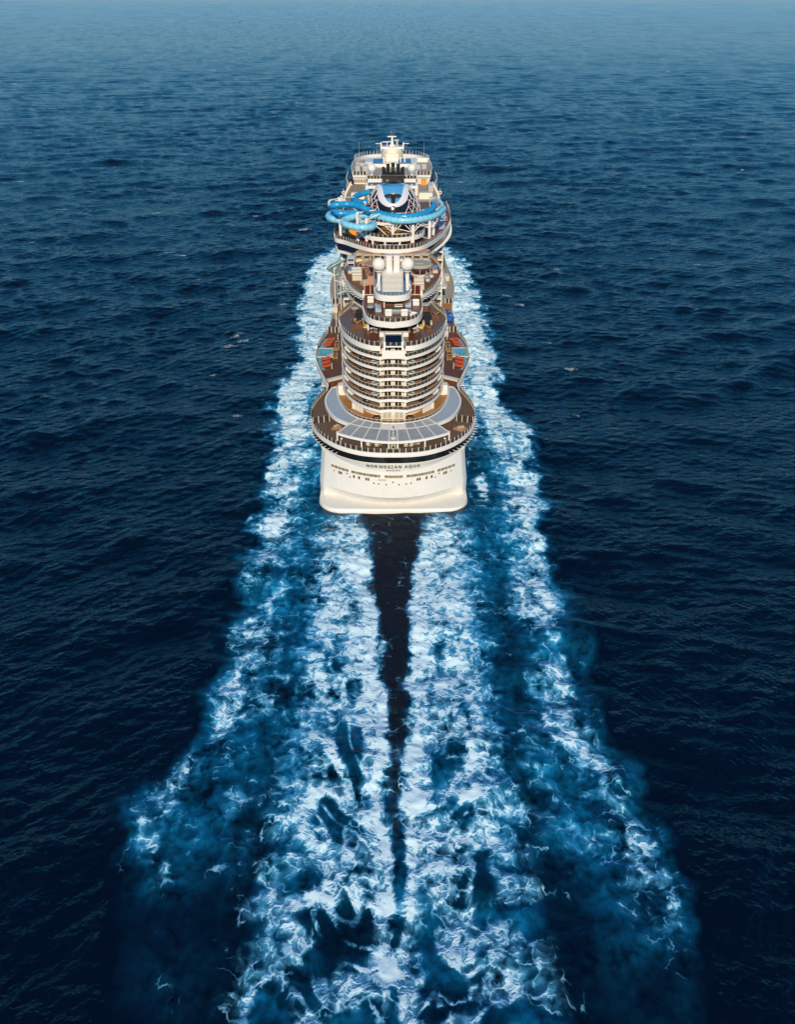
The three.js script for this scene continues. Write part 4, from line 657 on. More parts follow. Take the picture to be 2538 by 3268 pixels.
{ // observation dome with its lattice, collar and funnel
  const C = [.3, 51, -112], prof = [[9.7, 0], [9.75, 1.6], [9.6, 3.4], [9.25, 5], [8.7, 6.6], [7.9, 8.2], [6.9, 9.8], [5.8, 11.2], [4.6, 12.3], [0, 13]];
  const rad = (h) => { for (let i = 1; i < prof.length; i++) if (h <= prof[i][1]) { const a = prof[i - 1], b = prof[i]; return mix(a[0], b[0], (h - a[1]) / (b[1] - a[1])); } return 0; };
  const S = (ph, h, k = 1) => { const r = rad(h) * k; return [C[0] + r * Math.sin(ph), C[1] + h, C[2] + r * Math.cos(ph)]; };
  const d = P('observation_dome', new THREE.LatheGeometry(prof.map(([x, y]) => new THREE.Vector2(x, y)), 48).translate(...C), M.dome); P('dome_drum', cyl(9.9, 9.7, 3, C[0], 48.2, C[2], 48), M.black);
  const curve = (f, n = 12) => { const a = []; for (let i = 0; i <= n; i++) a.push(f(i / n)); return a; };
  for (const h of [2.4, 4.4, 6.2, 8.1]) for (let k = -5; k < 5; k++) { const a = k * .31, b = a + .31; if (h > 6 && Math.abs(k + .5) < 2) continue; P('lattice_ring', pipe(curve((t) => S(mix(a, b, t), h, 1.012), 5), .15, 5, 5), Math.abs(k + .5) > 1 ? M.pinkl : M.lattice, d); }
  for (let k = -5; k <= 5; k++) for (const s of [1, -1]) { const a = k * .31; for (const [h0, h1, d0, d1] of [[2.4, 4.4, 0, .155], [4.4, 6.2, .155, .31], [6.2, 8.1, 0, .155]]) { const p0 = a + s * d0, p1 = a + s * d1; if (Math.abs(p1) < (h1 > 8 ? .7 : .36) && h1 > 6) continue; P('lattice_bar', pipe(curve((t) => S(mix(p0, p1, t), mix(h0, h1, t), 1.012), 4), .14, 4, 5), M.lattice, d); } }
  for (let k = -5; k <= 5; k++) { const a = k * .31; if (Math.abs(a) < .7) continue; P('lattice_bar', pipe(curve((t) => S(a * mix(1, .96, t), mix(8.1, 12, t), 1.012), 8), .17, 8, 5), M.lattice, d); }
  // collar: from one shoulder down round the aft face and up to the other
  const key = [[-1.42, 12.25], [-1.08, 11.1], [-.82, 9.7], [-.6, 8.1], [-.36, 6.9], [-.14, 6.35], [.14, 6.35], [.36, 6.9], [.6, 8.1], [.82, 9.7], [1.08, 11.1], [1.42, 12.25]], inn = [[-1.2, 12.6], [-.72, 11.6], [-.52, 10.3], [-.36, 9.0], [-.2, 7.9], [-.06, 7.45], [.06, 7.45], [.2, 7.9], [.36, 9.0], [.52, 10.3], [.72, 11.6], [1.2, 12.6]];
  const sp = (pts, k) => { const c = new THREE.CatmullRomCurve3(pts.map(([p, h]) => new THREE.Vector3(p, h, 0))); return c.getPoints(44).map((v) => S(v.x, v.y, k)); };
  P('dome_collar', join([loft([sp(key, 1.0), sp(key, 1.045), sp(inn, 1.06), sp(inn, .97)])]), M.lav, d);
  const cv = new THREE.CatmullRomCurve3(inn.slice(0, 6).map(([p, h]) => new THREE.Vector3(p, h, 0))).getPoints(16), T5 = [-1, -.75, -.5, -.25, 0, .25, .5, .75, 1];
  P('collar_inner_panel', loft(cv.map((v) => T5.map((t) => S(v.x * t, v.y, 1.015)))), M.bluep, d);
  const lens = (sg, k) => { const r = []; for (let i = -8; i <= 8; i++) { const u = i / 8; r.push(S(u * .44, 9.5 + sg * .72 * Math.sqrt(1 - u * u), k)); } return r; };
  P('collar_slot', loft([lens(-1, 1.02), lens(-.5, 1.03), lens(.5, 1.03), lens(1, 1.02)]), M.black, d);
  P('vent_stack', join([cyl(.74, .74, 3.9, .4, 57.6, -104.1, 20)]), M.black, d); P('vent_cap', cyl(.8, .8, .3, .4, 61.4, -104.1, 20), M.rattan, d); P('vent_foot', cyl(1.5, 1.2, .5, .4, 57.3, -104.2, 20), M.navy, d);
  const f = P('funnel', join([box(7.6, 2.8, 6.4, .4, 63.6, -119), box(8, .35, 6.8, .4, 62.4, -118.8)]), M.black);
  for (const [x, z, t, r] of [[-1.35, -119.6, 68.2, .6], [.4, -119.4, 68.6, .62], [2.2, -119.6, 68.2, .6], [-2.7, -118.6, 66.9, .58], [3.6, -118.6, 66.9, .58], [-1.9, -117, 66.1, .5], [-.6, -116.8, 65.9, .5], [.7, -116.6, 66.4, .5], [1.9, -116.8, 65.9, .5], [3, -117, 66, .5], [-3, -121, 67, .5], [3.9, -121, 67, .5]]) P('funnel_pipe', join([cyl(r, r, t - 63, x, 63, z, 14), new THREE.TorusGeometry(r, .1, 5, 14).rotateX(Math.PI / 2).translate(x, t, z)]), M.black, f);
  many('funnel_rails', [box(7.4, .1, .1, .4, 65.3, -115.6), box(1, .12, .1, .4, 67.2, -118.7), box(1, .12, .1, .4, 66.5, -118.7), box(.9, .9, .1, -1.6, 63.4, -115.5), box(2.4, .25, .3, 1.8, 63.3, -115.5)], std('funnel_rail_paint', [.28, .24, .12], .6), f);
  for (const s of [1, -1]) P('deck_light', ball(.35, .4 + 4.6 * s, 65, -116, 10), M.rattan, f);
}
// ---------------------------------------------------------------- middle sun deck and the forward block
const HM = 46.6;
for (const s of [1, -1]) {
  const F = (p) => s > 0 ? p : flip(p), mdl = F([[19.7, -118], [19.8, -150], [19.6, -180], [18.6, -198], [17.2, -208]]);
  P('mid_deck', slab([...mdl, ...(s > 0 ? [[8, -208], [8, -118]] : [[-8, -118], [-8, -208]]).slice(0, 2)], HM - .3, HM), s < 0 ? M.tan : M.greydeck); P('mid_deck_bulwark', ribbon(mdl, HM - 1, HM + 1.15, .3), M.mast);
  const posts = resample(mdl, 3); for (const p of posts) P('bulwark_post', stand(.35, 1.5, .3, p[0] - .3 * s, HM, p[1]), M.mast);
  P('wing_house', box(6, 2.6, .4, 14.4 * s, HM + 1.3, -208.5), M.white); railing('wing_screen', F([[11.4, -208.8], [17.4, -208.6]]), HM + 2.6, { h: 1.7, step: 1.5, post: .22, mat: M.white, glass: M.glass });
  P('fore_deck', slab(F([[17.6, -208.8], [18.5, -220], [18.4, -236], [16.4, -248], [10, -258], [0, -260], [0, -208.8]]), HM + 2.2, HM + 2.5), M.greydeck);
  const bw = F(smooth([[17.4, -207], [18.3, -214], [18.7, -224], [18.4, -236], [16.6, -247], [12, -255], [0, -260]], 1.5)); P('fore_bulwark', ribbon(bw, HM + 2, HM + 4.1, .3), M.white);
  const sh = F(smooth([[17.8, -199], [19.6, -204], [20.6, -212], [20.9, -222], [20.2, -236]], 1.2)); P('shoulder_plate', ribbon(sh, HM - 2.6, HM + .6, .4), M.white); P('shoulder_glazing', ribbon(offset(sh, -.9), HM + .5, HM + 2.4, .2), M.navy); P('shoulder_ledge', ribbon(sh, HM - 3.6, HM - 2.9, .7), M.white);
  many('fore_rail_fins', resample(bw, 1.9).filter((p) => p[1] < -240).map((p) => stand(.14, 1.9, .14, p[0], HM + 4.1, p[1])), M.pale);
  P('awning_house', box(5.4, 2.3, 4.2, 14.2 * s, HM + 1.1, -204.5), M.mast); for (let i = 0; i < 4; i++) P('awning_panel', box(1.15, 1.3, .2, (12.2 + i * 1.35) * s, HM + 1.3, -202.3), s < 0 ? M.tan : M.pale);
  P('whip_aerial', cyl(.07, .04, 9, 15.8 * s, HM + 2.5, -245, 6), M.grey); P('life_ring_stand', join([cyl(.1, .1, 2.8, 20.3 * s, HM, -177, 6), new THREE.TorusGeometry(.6, .2, 6, 16).translate(20.3 * s, HM + 1.2, -176.8)]), M.mast);
  // radome platforms beside the funnel
  const x0 = 3.4 * s, x1 = 9.4 * s; const pf = P('radome_platform', join([box(6.2, .4, 7, 6.4 * s, 55.2, -153), box(6.6, 1.3, .35, 6.4 * s, 57.5, -149.6), box(.35, 3.4, .35, 9.5 * s, 56.6, -149.6), box(6.4, .6, .5, 6.4 * s, 54.9, -149.4), box(.35, 8, .35, 9.2 * s, 51, -149.6)]), M.white);
  railing('radome_platform_railing', F([[3.4, -149.5], [9.5, -149.5]]), 58.1, { h: 1.2, step: 1.2, post: .14, mat: M.white }); many('platform_grille', [0, 1, 2, 3, 4, 5, 6, 7].map((i) => stand(.12, 1.9, .12, (4 + i * .7) * s, 55.2, -149.8)), M.dark, pf);
  const rd = P('radome', ball(1.62, 7.75 * s, 61.5, -152, 30), M.white); P('radome_pedestal', join([cyl(.5, .45, 4.6, 7.75 * s, 55.2, -152, 14), new THREE.CylinderGeometry(1.1, .5, .8, 18).translate(7.75 * s, 59.9, -152)]), M.white, rd);
  P('side_lounge_box', box(5.6, 2.4, 2.6, 14 * s, HM + 1.2, -171), M.mast);
}
P('mid_house', join([box(18, 8.4, 30, 0, 51, -170), box(22, 4, 26, 0, 48.6, -190)]), M.cream); P('mid_house_roof', box(17.4, .3, 30, 0, 55.4, -170), M.greydeck);
{
  const y = HM + 2.5;
  P('fore_house', join([slab([[-12.6, -229.5], [-9, -228.4], [0, -227.6], [9.2, -228], [12, -230], [12, -246], [-12.6, -246]], y, y + 1.7)]), M.white);
  const g = new THREE.Group(); g.name = 'fore_house_glazing'; ship.add(g); for (let i = 0; i < 12; i++) { const x = -8.8 + i * 1.6; P('glazing_panel', box(1.35, 1.7, .2, x, y - .2, -226 - .012 * x * x), [M.clear, M.pink, M.clear, M.tan][i % 4], g); }
  P('fore_terrace', box(18, .3, 16, 0, y - 1.4, -218), M.greydeck); for (const s of [1, -1]) P('sun_sail', slab([[10 * s, -214], [15.5 * s, -216.5], [10 * s, -222]], y + .05, y + .12), M.lav);
  for (const [x0, x1] of [[-8.7, -4], [3.1, 9.2]]) P('blue_roof', join([slab([[x0, -240.5], [x0, -230.2], [x1, -229.8], [x1, -240.5]], y + 1.75, y + 2.1), slab([[x0, -229.9], [x0, -228.8], [x1, -228.4], [x1, -229.5]], y + 1.75, y + 1.95)]), M.deepblue);
  P('roof_wing', slab([[-12.4, -230.5], [-8.9, -229.2], [-8.9, -240.8], [-10.5, -238.6], [-12.2, -234]], y + 1.75, y + 2.2), M.lav);
  P('left_wall_panels', join([0, 1, 2, 3, 4, 5, 6].map((i) => box(1, 1.5, .2, -16.6 + i * 1.02, y + .75, -234 + i * .6))), M.rafter); P('right_wall', box(6, 1.9, .3, 15.4, y + .9, -244), M.white);
  const h = P('mast_house', join([box(5.7, 4.4, 5, .35, y + 3.2, -236.5), box(5.2, 1.2, .8, .35, y + .7, -231), box(3.6, 2.6, 2, .3, y + 6.6, -236.6)]), M.mast); P('mast_house_window', box(4.6, .7, .2, .35, y + 1.6, -233.9), M.grey, h);
  const dr = P('mast_drum', cyl(5.2, 5.2, 6.6, .3, y, -242, 36), M.mast); for (let i = 0; i < 10; i++) P('drum_louvre', new THREE.TorusGeometry(5.22, .1, 5, 36).rotateX(Math.PI / 2).translate(.3, y + .9 + i * .55, -242), M.rattan, dr);
  const m = P('radar_mast', join([box(10.6, .9, 3, .3, y + 7.1, -240), box(2.6, 1, 2.6, .3, y + 7.9, -240), new THREE.CylinderGeometry(.35, .85, 4.4, 12).translate(.3, y + 9.9, -240), ...[-5, 5.6].flatMap((x) => [box(.6, 3.6, .8, x, y + 7.6, -240), box(2.6, .26, .4, x + Math.sign(x) * 1.4, y + 8.9, -240)])]), M.white);
  P('radar_scanner', box(4.3, .45, .5, .2, y + 12, -240), M.white, m); P('radar_scanner', join([box(3.9, .35, .45, -2.4, y + 9.7, -239.6, .14), cyl(.25, .2, 1.8, -2.1, y + 7.6, -239.6, 8)]), M.white, m); P('radar_scanner', join([box(2.2, .3, .4, 2.4, y + 10.4, -240), cyl(.2, .2, 2.6, 2.4, y + 7.6, -240, 8), cyl(.14, .14, 2.2, 3, y + 7.6, -240, 8)]), M.white, m);
  many('mast_rails', [box(4, .08, .08, -2.8, y + 8.4, -238.5), box(4, .08, .08, 3.4, y + 8.4, -238.5), box(4, .08, .08, -2.8, y + 8.0, -238.5), box(4, .08, .08, 3.4, y + 8.0, -238.5), cyl(.05, .05, 2.4, -.2, y + 12, -240, 5), cyl(.05, .05, 1.8, .9, y + 12, -240, 5)], M.pale, m);
  many('mast_stays', [-6.9, -6, 6.4, 7.2].map((x) => cyl(.03, .03, 8, x, y + .9, -240, 4)), M.pale, m);
  for (const x of [-3.8, 4.2, 6.2]) P('satellite_dome', join([cyl(.35, .3, 1.9, x, y + 1.8, -230.5, 10), ball(.55, x, y + 3.8, -230.5, 12)]), M.white);
  for (const x of [-8.8, -7.3, -6, 5.6, 7, 8.2, 9.4]) P('roof_post', cyl(.16, .1, 3, x, y + 1.8, -241, 6), M.pale);
}
// ---------------------------------------------------------------- things that stand on the decks
function thing(name, label, category, [x, y, z] = [0, 0, 0], turn = 0, group) { const o = new THREE.Group(); o.name = numbered(name); scene.add(o); o.position.set(x, y, z); o.rotation.y = turn; o.userData = { label, category }; if (group) o.userData.group = group; return o; }
function again(src, [x, y, z], turn, label) { const r = src.clone(); r.name = numbered(src.name.replace(/_\d{3}$/, '')); scene.add(r); r.position.set(x, y, z); r.rotation.y = turn; r.userData = { ...src.userData, ...(label ? { label } : {}) }; return r; }
const series = (make, spots) => { let first; for (const [p, turn, label, sc] of spots) { let o; if (!first) { o = first = make(label); o.position.set(...p); o.rotation.y = turn; } else o = again(first, p, turn, label); if (sc) o.scale.set(...sc); } };
const ord = ['first', 'second', 'third', 'fourth', 'fifth', 'sixth', 'seventh', 'eighth'];
// orange loungers on the pool decks
{
  const mk = (label) => { const t = thing('sun_lounger', label, 'sun lounger', [0, 0, 0], 0, 'orange loungers beside the deck pools'); P('frame', join([box(2.9, .1, 1.35, 0, .28, 0), ...[[-1.2, -.5], [1.2, -.5], [-1.2, .5], [1.2, .5]].map(([x, z]) => stand(.12, .28, .12, x, 0, z))]), M.darkwood, t); P('seat_cushion', box(1.9, .26, 1.5, .45, .45, 0), M.orange, t); P('back_cushion', box(1.15, .24, 1.5, -.95, .72, 0).rotateZ(0), M.orange, t); return t; };
  const sp = []; const y = H8 + .2;
  for (const s of [1, -1]) { const nm = s > 0 ? 'right' : 'left';
    [[20.9, -81.4, .62], [21.5, -78.6, .62], [22.0, -75.8, .62]].forEach(([x, z, a], i) => sp.push([[x * s, y, z], s > 0 ? Math.PI + a * -.5 : a * .5, `orange lounger on ${nm} pool deck, ${['farthest', 'middle', 'nearest'][i]} of the three beyond the blue pool`]));
    [[21.7, -63.8, 0], [21.5, -60.6, 0], [21.1, -57.5, 0]].forEach(([x, z], i) => sp.push([[x * s, y, z], s > 0 ? Math.PI + .1 : -.1, `orange lounger on ${nm} pool deck, ${['farthest', 'middle', 'nearest'][i]} of the three on this side of the pool`])); }
  series(mk, sp);
  const db = (label) => { const t = thing('daybed', label, 'daybed', [0, 0, 0], 0, 'timber daybeds beside the deck pools'); P('frame', join([...[[-.7, -1.4], [.7, -1.4], [-.7, 1.4], [.7, 1.4]].map(([x, z]) => stand(.16, 2.1, .16, x, 0, z)), box(1.56, .14, .16, 0, 2.05, -1.4), box(1.56, .14, .16, 0, 2.05, 1.4), box(.16, .14, 2.9, -.7, 2.05, 0), box(.16, .14, 2.9, .7, 2.05, 0)]), M.wood, t); P('bed', box(1.5, .5, 2.8, 0, .35, 0), M.gold, t); for (const z of [-1.1, -.55]) P('roof_slat', box(1.5, .06, .22, 0, 2.1, z), M.wood, t); return t; };
  series(db, [[[-18.5, H8, -74.4], 0, 'timber framed daybed on left pool deck, far one of two by the orange loungers'], [[-18.6, H8, -66.2], 0, 'timber framed daybed on left pool deck, near one of two beside the pool'], [[18.3, H8, -73.2], 0, 'timber framed daybed on right pool deck, far one of two by the orange loungers'], [[18.3, H8, -64.8], 0, 'timber framed daybed on right pool deck, near one of two beside the pool']]);
}
// stern bar under the glass pergola
{
  const ch = (label) => { const t = thing('shell_chair', label, 'chair', [0, 0, 0], 0, 'shell chairs under the glass pergola'); P('seat', box(.95, .14, .9, 0, .5, 0), M.pale, t); P('backrest', loft([0, 1, 2, 3, 4].map((k) => [-1, -.5, 0, .5, 1].map((u) => [u * .5, .5 + k * .24, -.42 + .18 * u * u - k * .05]))), M.pale, t); P('legs', join([[-.35, -.3], [.35, -.3], [-.35, .3], [.35, .3]].map(([x, z]) => stand(.07, .45, .07, x, 0, z))), M.black, t); return t; };
  series(ch, [[[-6.5, H8, -3.4], .5, 'pale shell chair under pergola, leftmost behind the stern rail'], [[-4.3, H8, -3.2], .1, 'pale shell chair under pergola, second from left behind the stern rail'], [[3.3, H8, -3.0], -.2, 'pale shell chair under pergola, just right of the stern mast'], [[4.7, H8, -3.1], -.5, 'pale chair under pergola, second right of the stern mast'], [[6.4, H8, -4.2], -.9, 'pale shell chair under pergola, rightmost behind the stern rail']]);
  const tb = (label) => { const t = thing('bar_table', label, 'table', [0, 0, 0], 0, 'round tables under the glass pergola'); P('table_top', cyl(.55, .55, .06, 0, .74, 0, 20), M.wood, t); P('pedestal', cyl(.2, .06, .74, 0, 0, 0, 8), M.black, t); return t; };
  series(tb, [[[-3.3, H8, -3.0], 0, 'round wooden table beside the second shell chair left of mast'], [[-5.5, H8, -3.9], 0, 'small round table between the two left shell chairs'], [[2.2, H8, -3.6], 0, 'round table just right of the stern mast under pergola'], [[5.6, H8, -3.3], 0, 'round table between the right hand chairs under pergola']]);
  const pile = (label) => { const t = thing('lounger_pile', label, 'lounger pile', [0, 0, 0], 0); for (let i = 0; i < 4; i++) P('folded_lounger', box(2.6, .12, 1.0, (i % 2) * .35 - .1, .1 + i * .16, (i % 2) * -.2, .12 * (i - 1.5)), M.wood, t); P('cushion', box(1.5, .2, .8, .2, .8, -.5, .5), M.rattan, t); return t; };
  series(pile, [[[-15.4, H8, -13.8], .45, 'untidy pile of tan wooden loungers on left stern deck'], [[17.9, H8, -13.2], -.35, 'tan wooden lounger stack on right stern deck near the rail', [1.15, .6, 1.7]]]);
}
// round upper deck: cabanas, daybeds, stacks, gazebo
{
  const cab = (label) => { const t = thing('cabana', label, 'cabana', [0, 0, 0], 0, 'cream cube cabanas along the back of the round deck'); P('shell', join([box(2.5, .22, 2.6, 0, 2.3, 0), box(.22, 2.4, 2.6, -1.15, 1.2, 0), box(.22, 2.4, 2.6, 1.15, 1.2, 0), box(2.5, .2, 2.6, 0, .2, 0)]), M.rattan, t); P('back_panel', box(2.3, 2.2, .1, 0, 1.2, -1.2), M.tan, t); P('cushion', box(2.0, .3, 1.6, 0, .45, -.2), M.linen, t); return t; };
  series(cab, [[[-10.9, H17, -77.6], .3, 'cream cube cabana farthest left on the round deck'], [[-8.3, H17, -77.2], .25, 'cream cube cabana second from left on the round deck'], [[-5.0, H17, -77.6], .15, 'cream cube cabana just left of the twin white exhausts'], [[2.5, H17, -77.8], 0, 'cream cube cabana just right of the twin white exhausts'], [[5.2, H17, -77.4], -.1, 'cream cube cabana behind the right radome of the round deck'], [[8.0, H17, -77.0], -.2, 'cream cube cabana second from right on the round deck'], [[10.7, H17, -77.4], -.25, 'cream cube cabana farthest right on the round deck']]);
  const bed = (label) => { const t = thing('slatted_daybed', label, 'daybed', [0, 0, 0], 0, 'slatted daybeds on the round deck'); for (let i = 0; i < 4; i++) P('slat', box(2.5, .2, 2.2, 0, .15 + i * .24, 0), i % 2 ? M.wood : M.rattan, t); P('mattress', box(2.4, .2, 2.1, 0, 1.08, 0), M.rattan, t); return t; };
  series(bed, [[[-8.4, H17, -74.2], .05, 'slatted daybed in front of the second cabana from left'], [[-6.4, H17, -72.4], -.3, 'slatted daybed left of the left radome'], [[8.2, H17, -74], -.05, 'slatted daybed in front of the second cabana from right'], [[10.9, H17, -73.4], -.12, 'slatted daybed near the right rail of the round deck'], [[-8.0, H17, -52.6], .5, 'slatted daybed at the front left of the round deck'], ]);
  const stack = (label) => { const t = thing('stacked_sofas', label, 'sofa stack', [0, 0, 0], 0); for (let i = 0; i < 3; i++) { P('sofa_base', box(2.9, 1.4 + i * .5, 1.5, 0, .7 + i * .25, 1.6 - i * 1.6), M.rattan, t); P('sofa_back', box(2.9, .35, .5, 0, 1.55 + i * .5, 1.1 - i * 1.6), M.pale, t); } return t; };
  series(stack, [[[-10.7, H17, -59], .08, 'cream sofas stacked along the left side of the round deck'], [[7.7, H17, -49.8], 0, 'cream sofas stacked at the front right of the round deck']]);
  const fr = (label) => { const t = thing('open_pergola', label, 'pergola', [0, 0, 0], 0, 'open timber frames on the round deck'); for (const [x, z] of [[-1, -.8], [1, -.8], [-1, .8], [1, .8]]) P('post', stand(.2, 2.6, .2, x, 0, z), M.pink, t); P('top_rail', join([box(2.2, .2, .2, 0, 2.6, -.8), box(2.2, .2, .2, 0, 2.6, .8), box(.2, .2, 1.8, -1, 2.6, 0), box(.2, .2, 1.8, 1, 2.6, 0)]), M.pink, t); return t; };
  series(fr, [[[-9.4, H17, -66.6], .1, 'open timber frame nearest the left rail of the round deck'], [[-8.2, H17, -61.8], 0, 'open timber frame right of the stacked cream sofas'], [[-6.4, H17, -69.6], 0, 'tall open timber frame next to the left radome'], [[11.2, H17, -61], 0, 'open timber frame right of the grey gazebo']]);
  const gz = thing('gazebo', 'grey round roofed gazebo on timber posts right of the radome', 'gazebo', [8.2, H17, -62]); P('roof', join([new THREE.CylinderGeometry(3.5, 4.1, .5, 36).translate(0, 3.5, 0), cyl(1.5, 1.4, .2, 0, 3.75, 0, 24)]), std('gazebo_roof', [.36, .35, .30], .8), gz); P('fascia', cyl(4.1, 4.1, .35, 0, 2.95, 0, 36), M.pink, gz); for (let i = 0; i < 6; i++) P('post', stand(.25, 3.1, .25, 3.6 * Math.sin(i * 1.047), 0, 3.6 * Math.cos(i * 1.047)), M.pink, gz); P('seat_ring', new THREE.TorusGeometry(2.4, .35, 6, 24).rotateX(Math.PI / 2).translate(0, .5, 0), M.rattan, gz);
  const um = thing('round_canopy', 'pinkish round canopy on timber posts left of the radome', 'canopy', [-5.6, H17, -62.4]); P('roof', cyl(3.0, 2.9, .3, 0, 3.3, 0, 32), M.pink, um); for (let i = 0; i < 5; i++) P('post', stand(.22, 3.3, .22, 2.3 * Math.sin(i * 1.257), 0, 2.3 * Math.cos(i * 1.257)), M.pink, um);
  const pod = (label) => { const t = thing('glass_pod', label, 'glass pod', [0, 0, 0], 0); P('dome', new THREE.SphereGeometry(1.9, 20, 10, 0, 6.2832, 0, 1.4).scale(1, .9, 1), M.clear, t); P('cushion', join([box(1.7, .7, 1.7, .35, .5, -.2), box(1.7, 1.2, .4, .35, .9, -1)]), M.bluecush, t); P('base', box(2.2, .8, 1, .2, .4, 1.6), M.rattan, t); return t; };
  series(pod, [[[-12.6, H17, -66], 0, 'clear glass pod with blue seat by left rail of round deck'], [[12.6, H17, -66.4], 0, 'clear glass pod with blue seat by right rail of round deck']]);
  const cv = thing('white_cabin', 'pale blue white roofed cabin at left rail behind glass pod', 'cabin', [-13.0, H17, -73.6]); P('roof', box(2.3, .2, 3.6, 0, 2.4, 0), M.lav, cv); P('walls', join([box(.15, 2.3, 3.4, -1, 1.2, 0), box(.15, 2.3, 3.4, 1, 1.2, 0), box(2, .15, 3.4, 0, .9, 0)]), M.white, cv);
  const bx = (label) => { const t = thing('timber_cubicle', label, 'cubicle', [0, 0, 0], 0); P('front', box(2.4, 2.6, .2, 0, 1.5, 0), M.pink, t); P('legs', join([stand(.16, 1.2, .16, -1, -.4, .1), stand(.16, 1.2, .16, 1, -.4, .1)]), M.pink, t); P('side', box(.15, 2.6, 2.4, -1.1, 1.5, -1.2), M.wood, t); return t; };
  series(bx, [[[-6.1, H17, -51.6], 0, 'tan timber cubicle left of the white mezzanine'], [[6.1, H17, -51.6], 0, 'tan timber cubicle right of the white mezzanine']]);
  const sc = (label) => { const t = thing('hanging_chair', label, 'chair', [0, 0, 0], 0, 'round grey hanging chairs right of the gazebo'); P('shell', new THREE.SphereGeometry(.85, 16, 10, 0, 6.2832, .7, 2.4).rotateX(.9).translate(0, 1, 0), M.grey, t); P('cushion', ball(.5, 0, .8, .2, 12), M.linen, t); P('stand', cyl(.4, .08, 1.9, 0, 0, -.7, 8), M.grey, t); return t; };
  series(sc, [[[10.3, H17, -56.6], 0, 'round grey hanging chair right of gazebo, far left of three'], [[11.6, H17, -57.8], .3, 'round grey hanging chair right of gazebo, nearest the rail'], [[10.4, H17, -53.8], -.2, 'round grey hanging chair right of gazebo, nearest of three']]);
  // sunlit awning and timber pergola under the slide deck
  const aw = thing('timber_pergola', 'long pinkish timber pergola under the slide deck edge', 'pergola', [0, 0, 0]); const pp = smooth([[-11.6, -80.6], [-8.4, -77.6], [-4, -76.4], [.2, -76.1], [4.4, -76.6], [8.6, -78.2], [12, -82]], .6), ppi = offset(pp, -3);
  P('front_beam', ribbon(pp, 48.1, 48.5, .25), M.rafter, aw); pp.forEach((p, i) => P('rafter', bar([p[0], 48.6, p[1] + .35], [ppi[i][0], 48.7, ppi[i][1]], .11, 5), M.pink, aw)); P('back_screen', ribbon(offset(pp, -2.6), H17, 48.4, .2), M.pink, aw); for (let i = 0; i < pp.length; i += 6) P('post', stand(.25, 2.1, .25, pp[i][0], H17, pp[i][1] - .2), M.pink, aw);
}
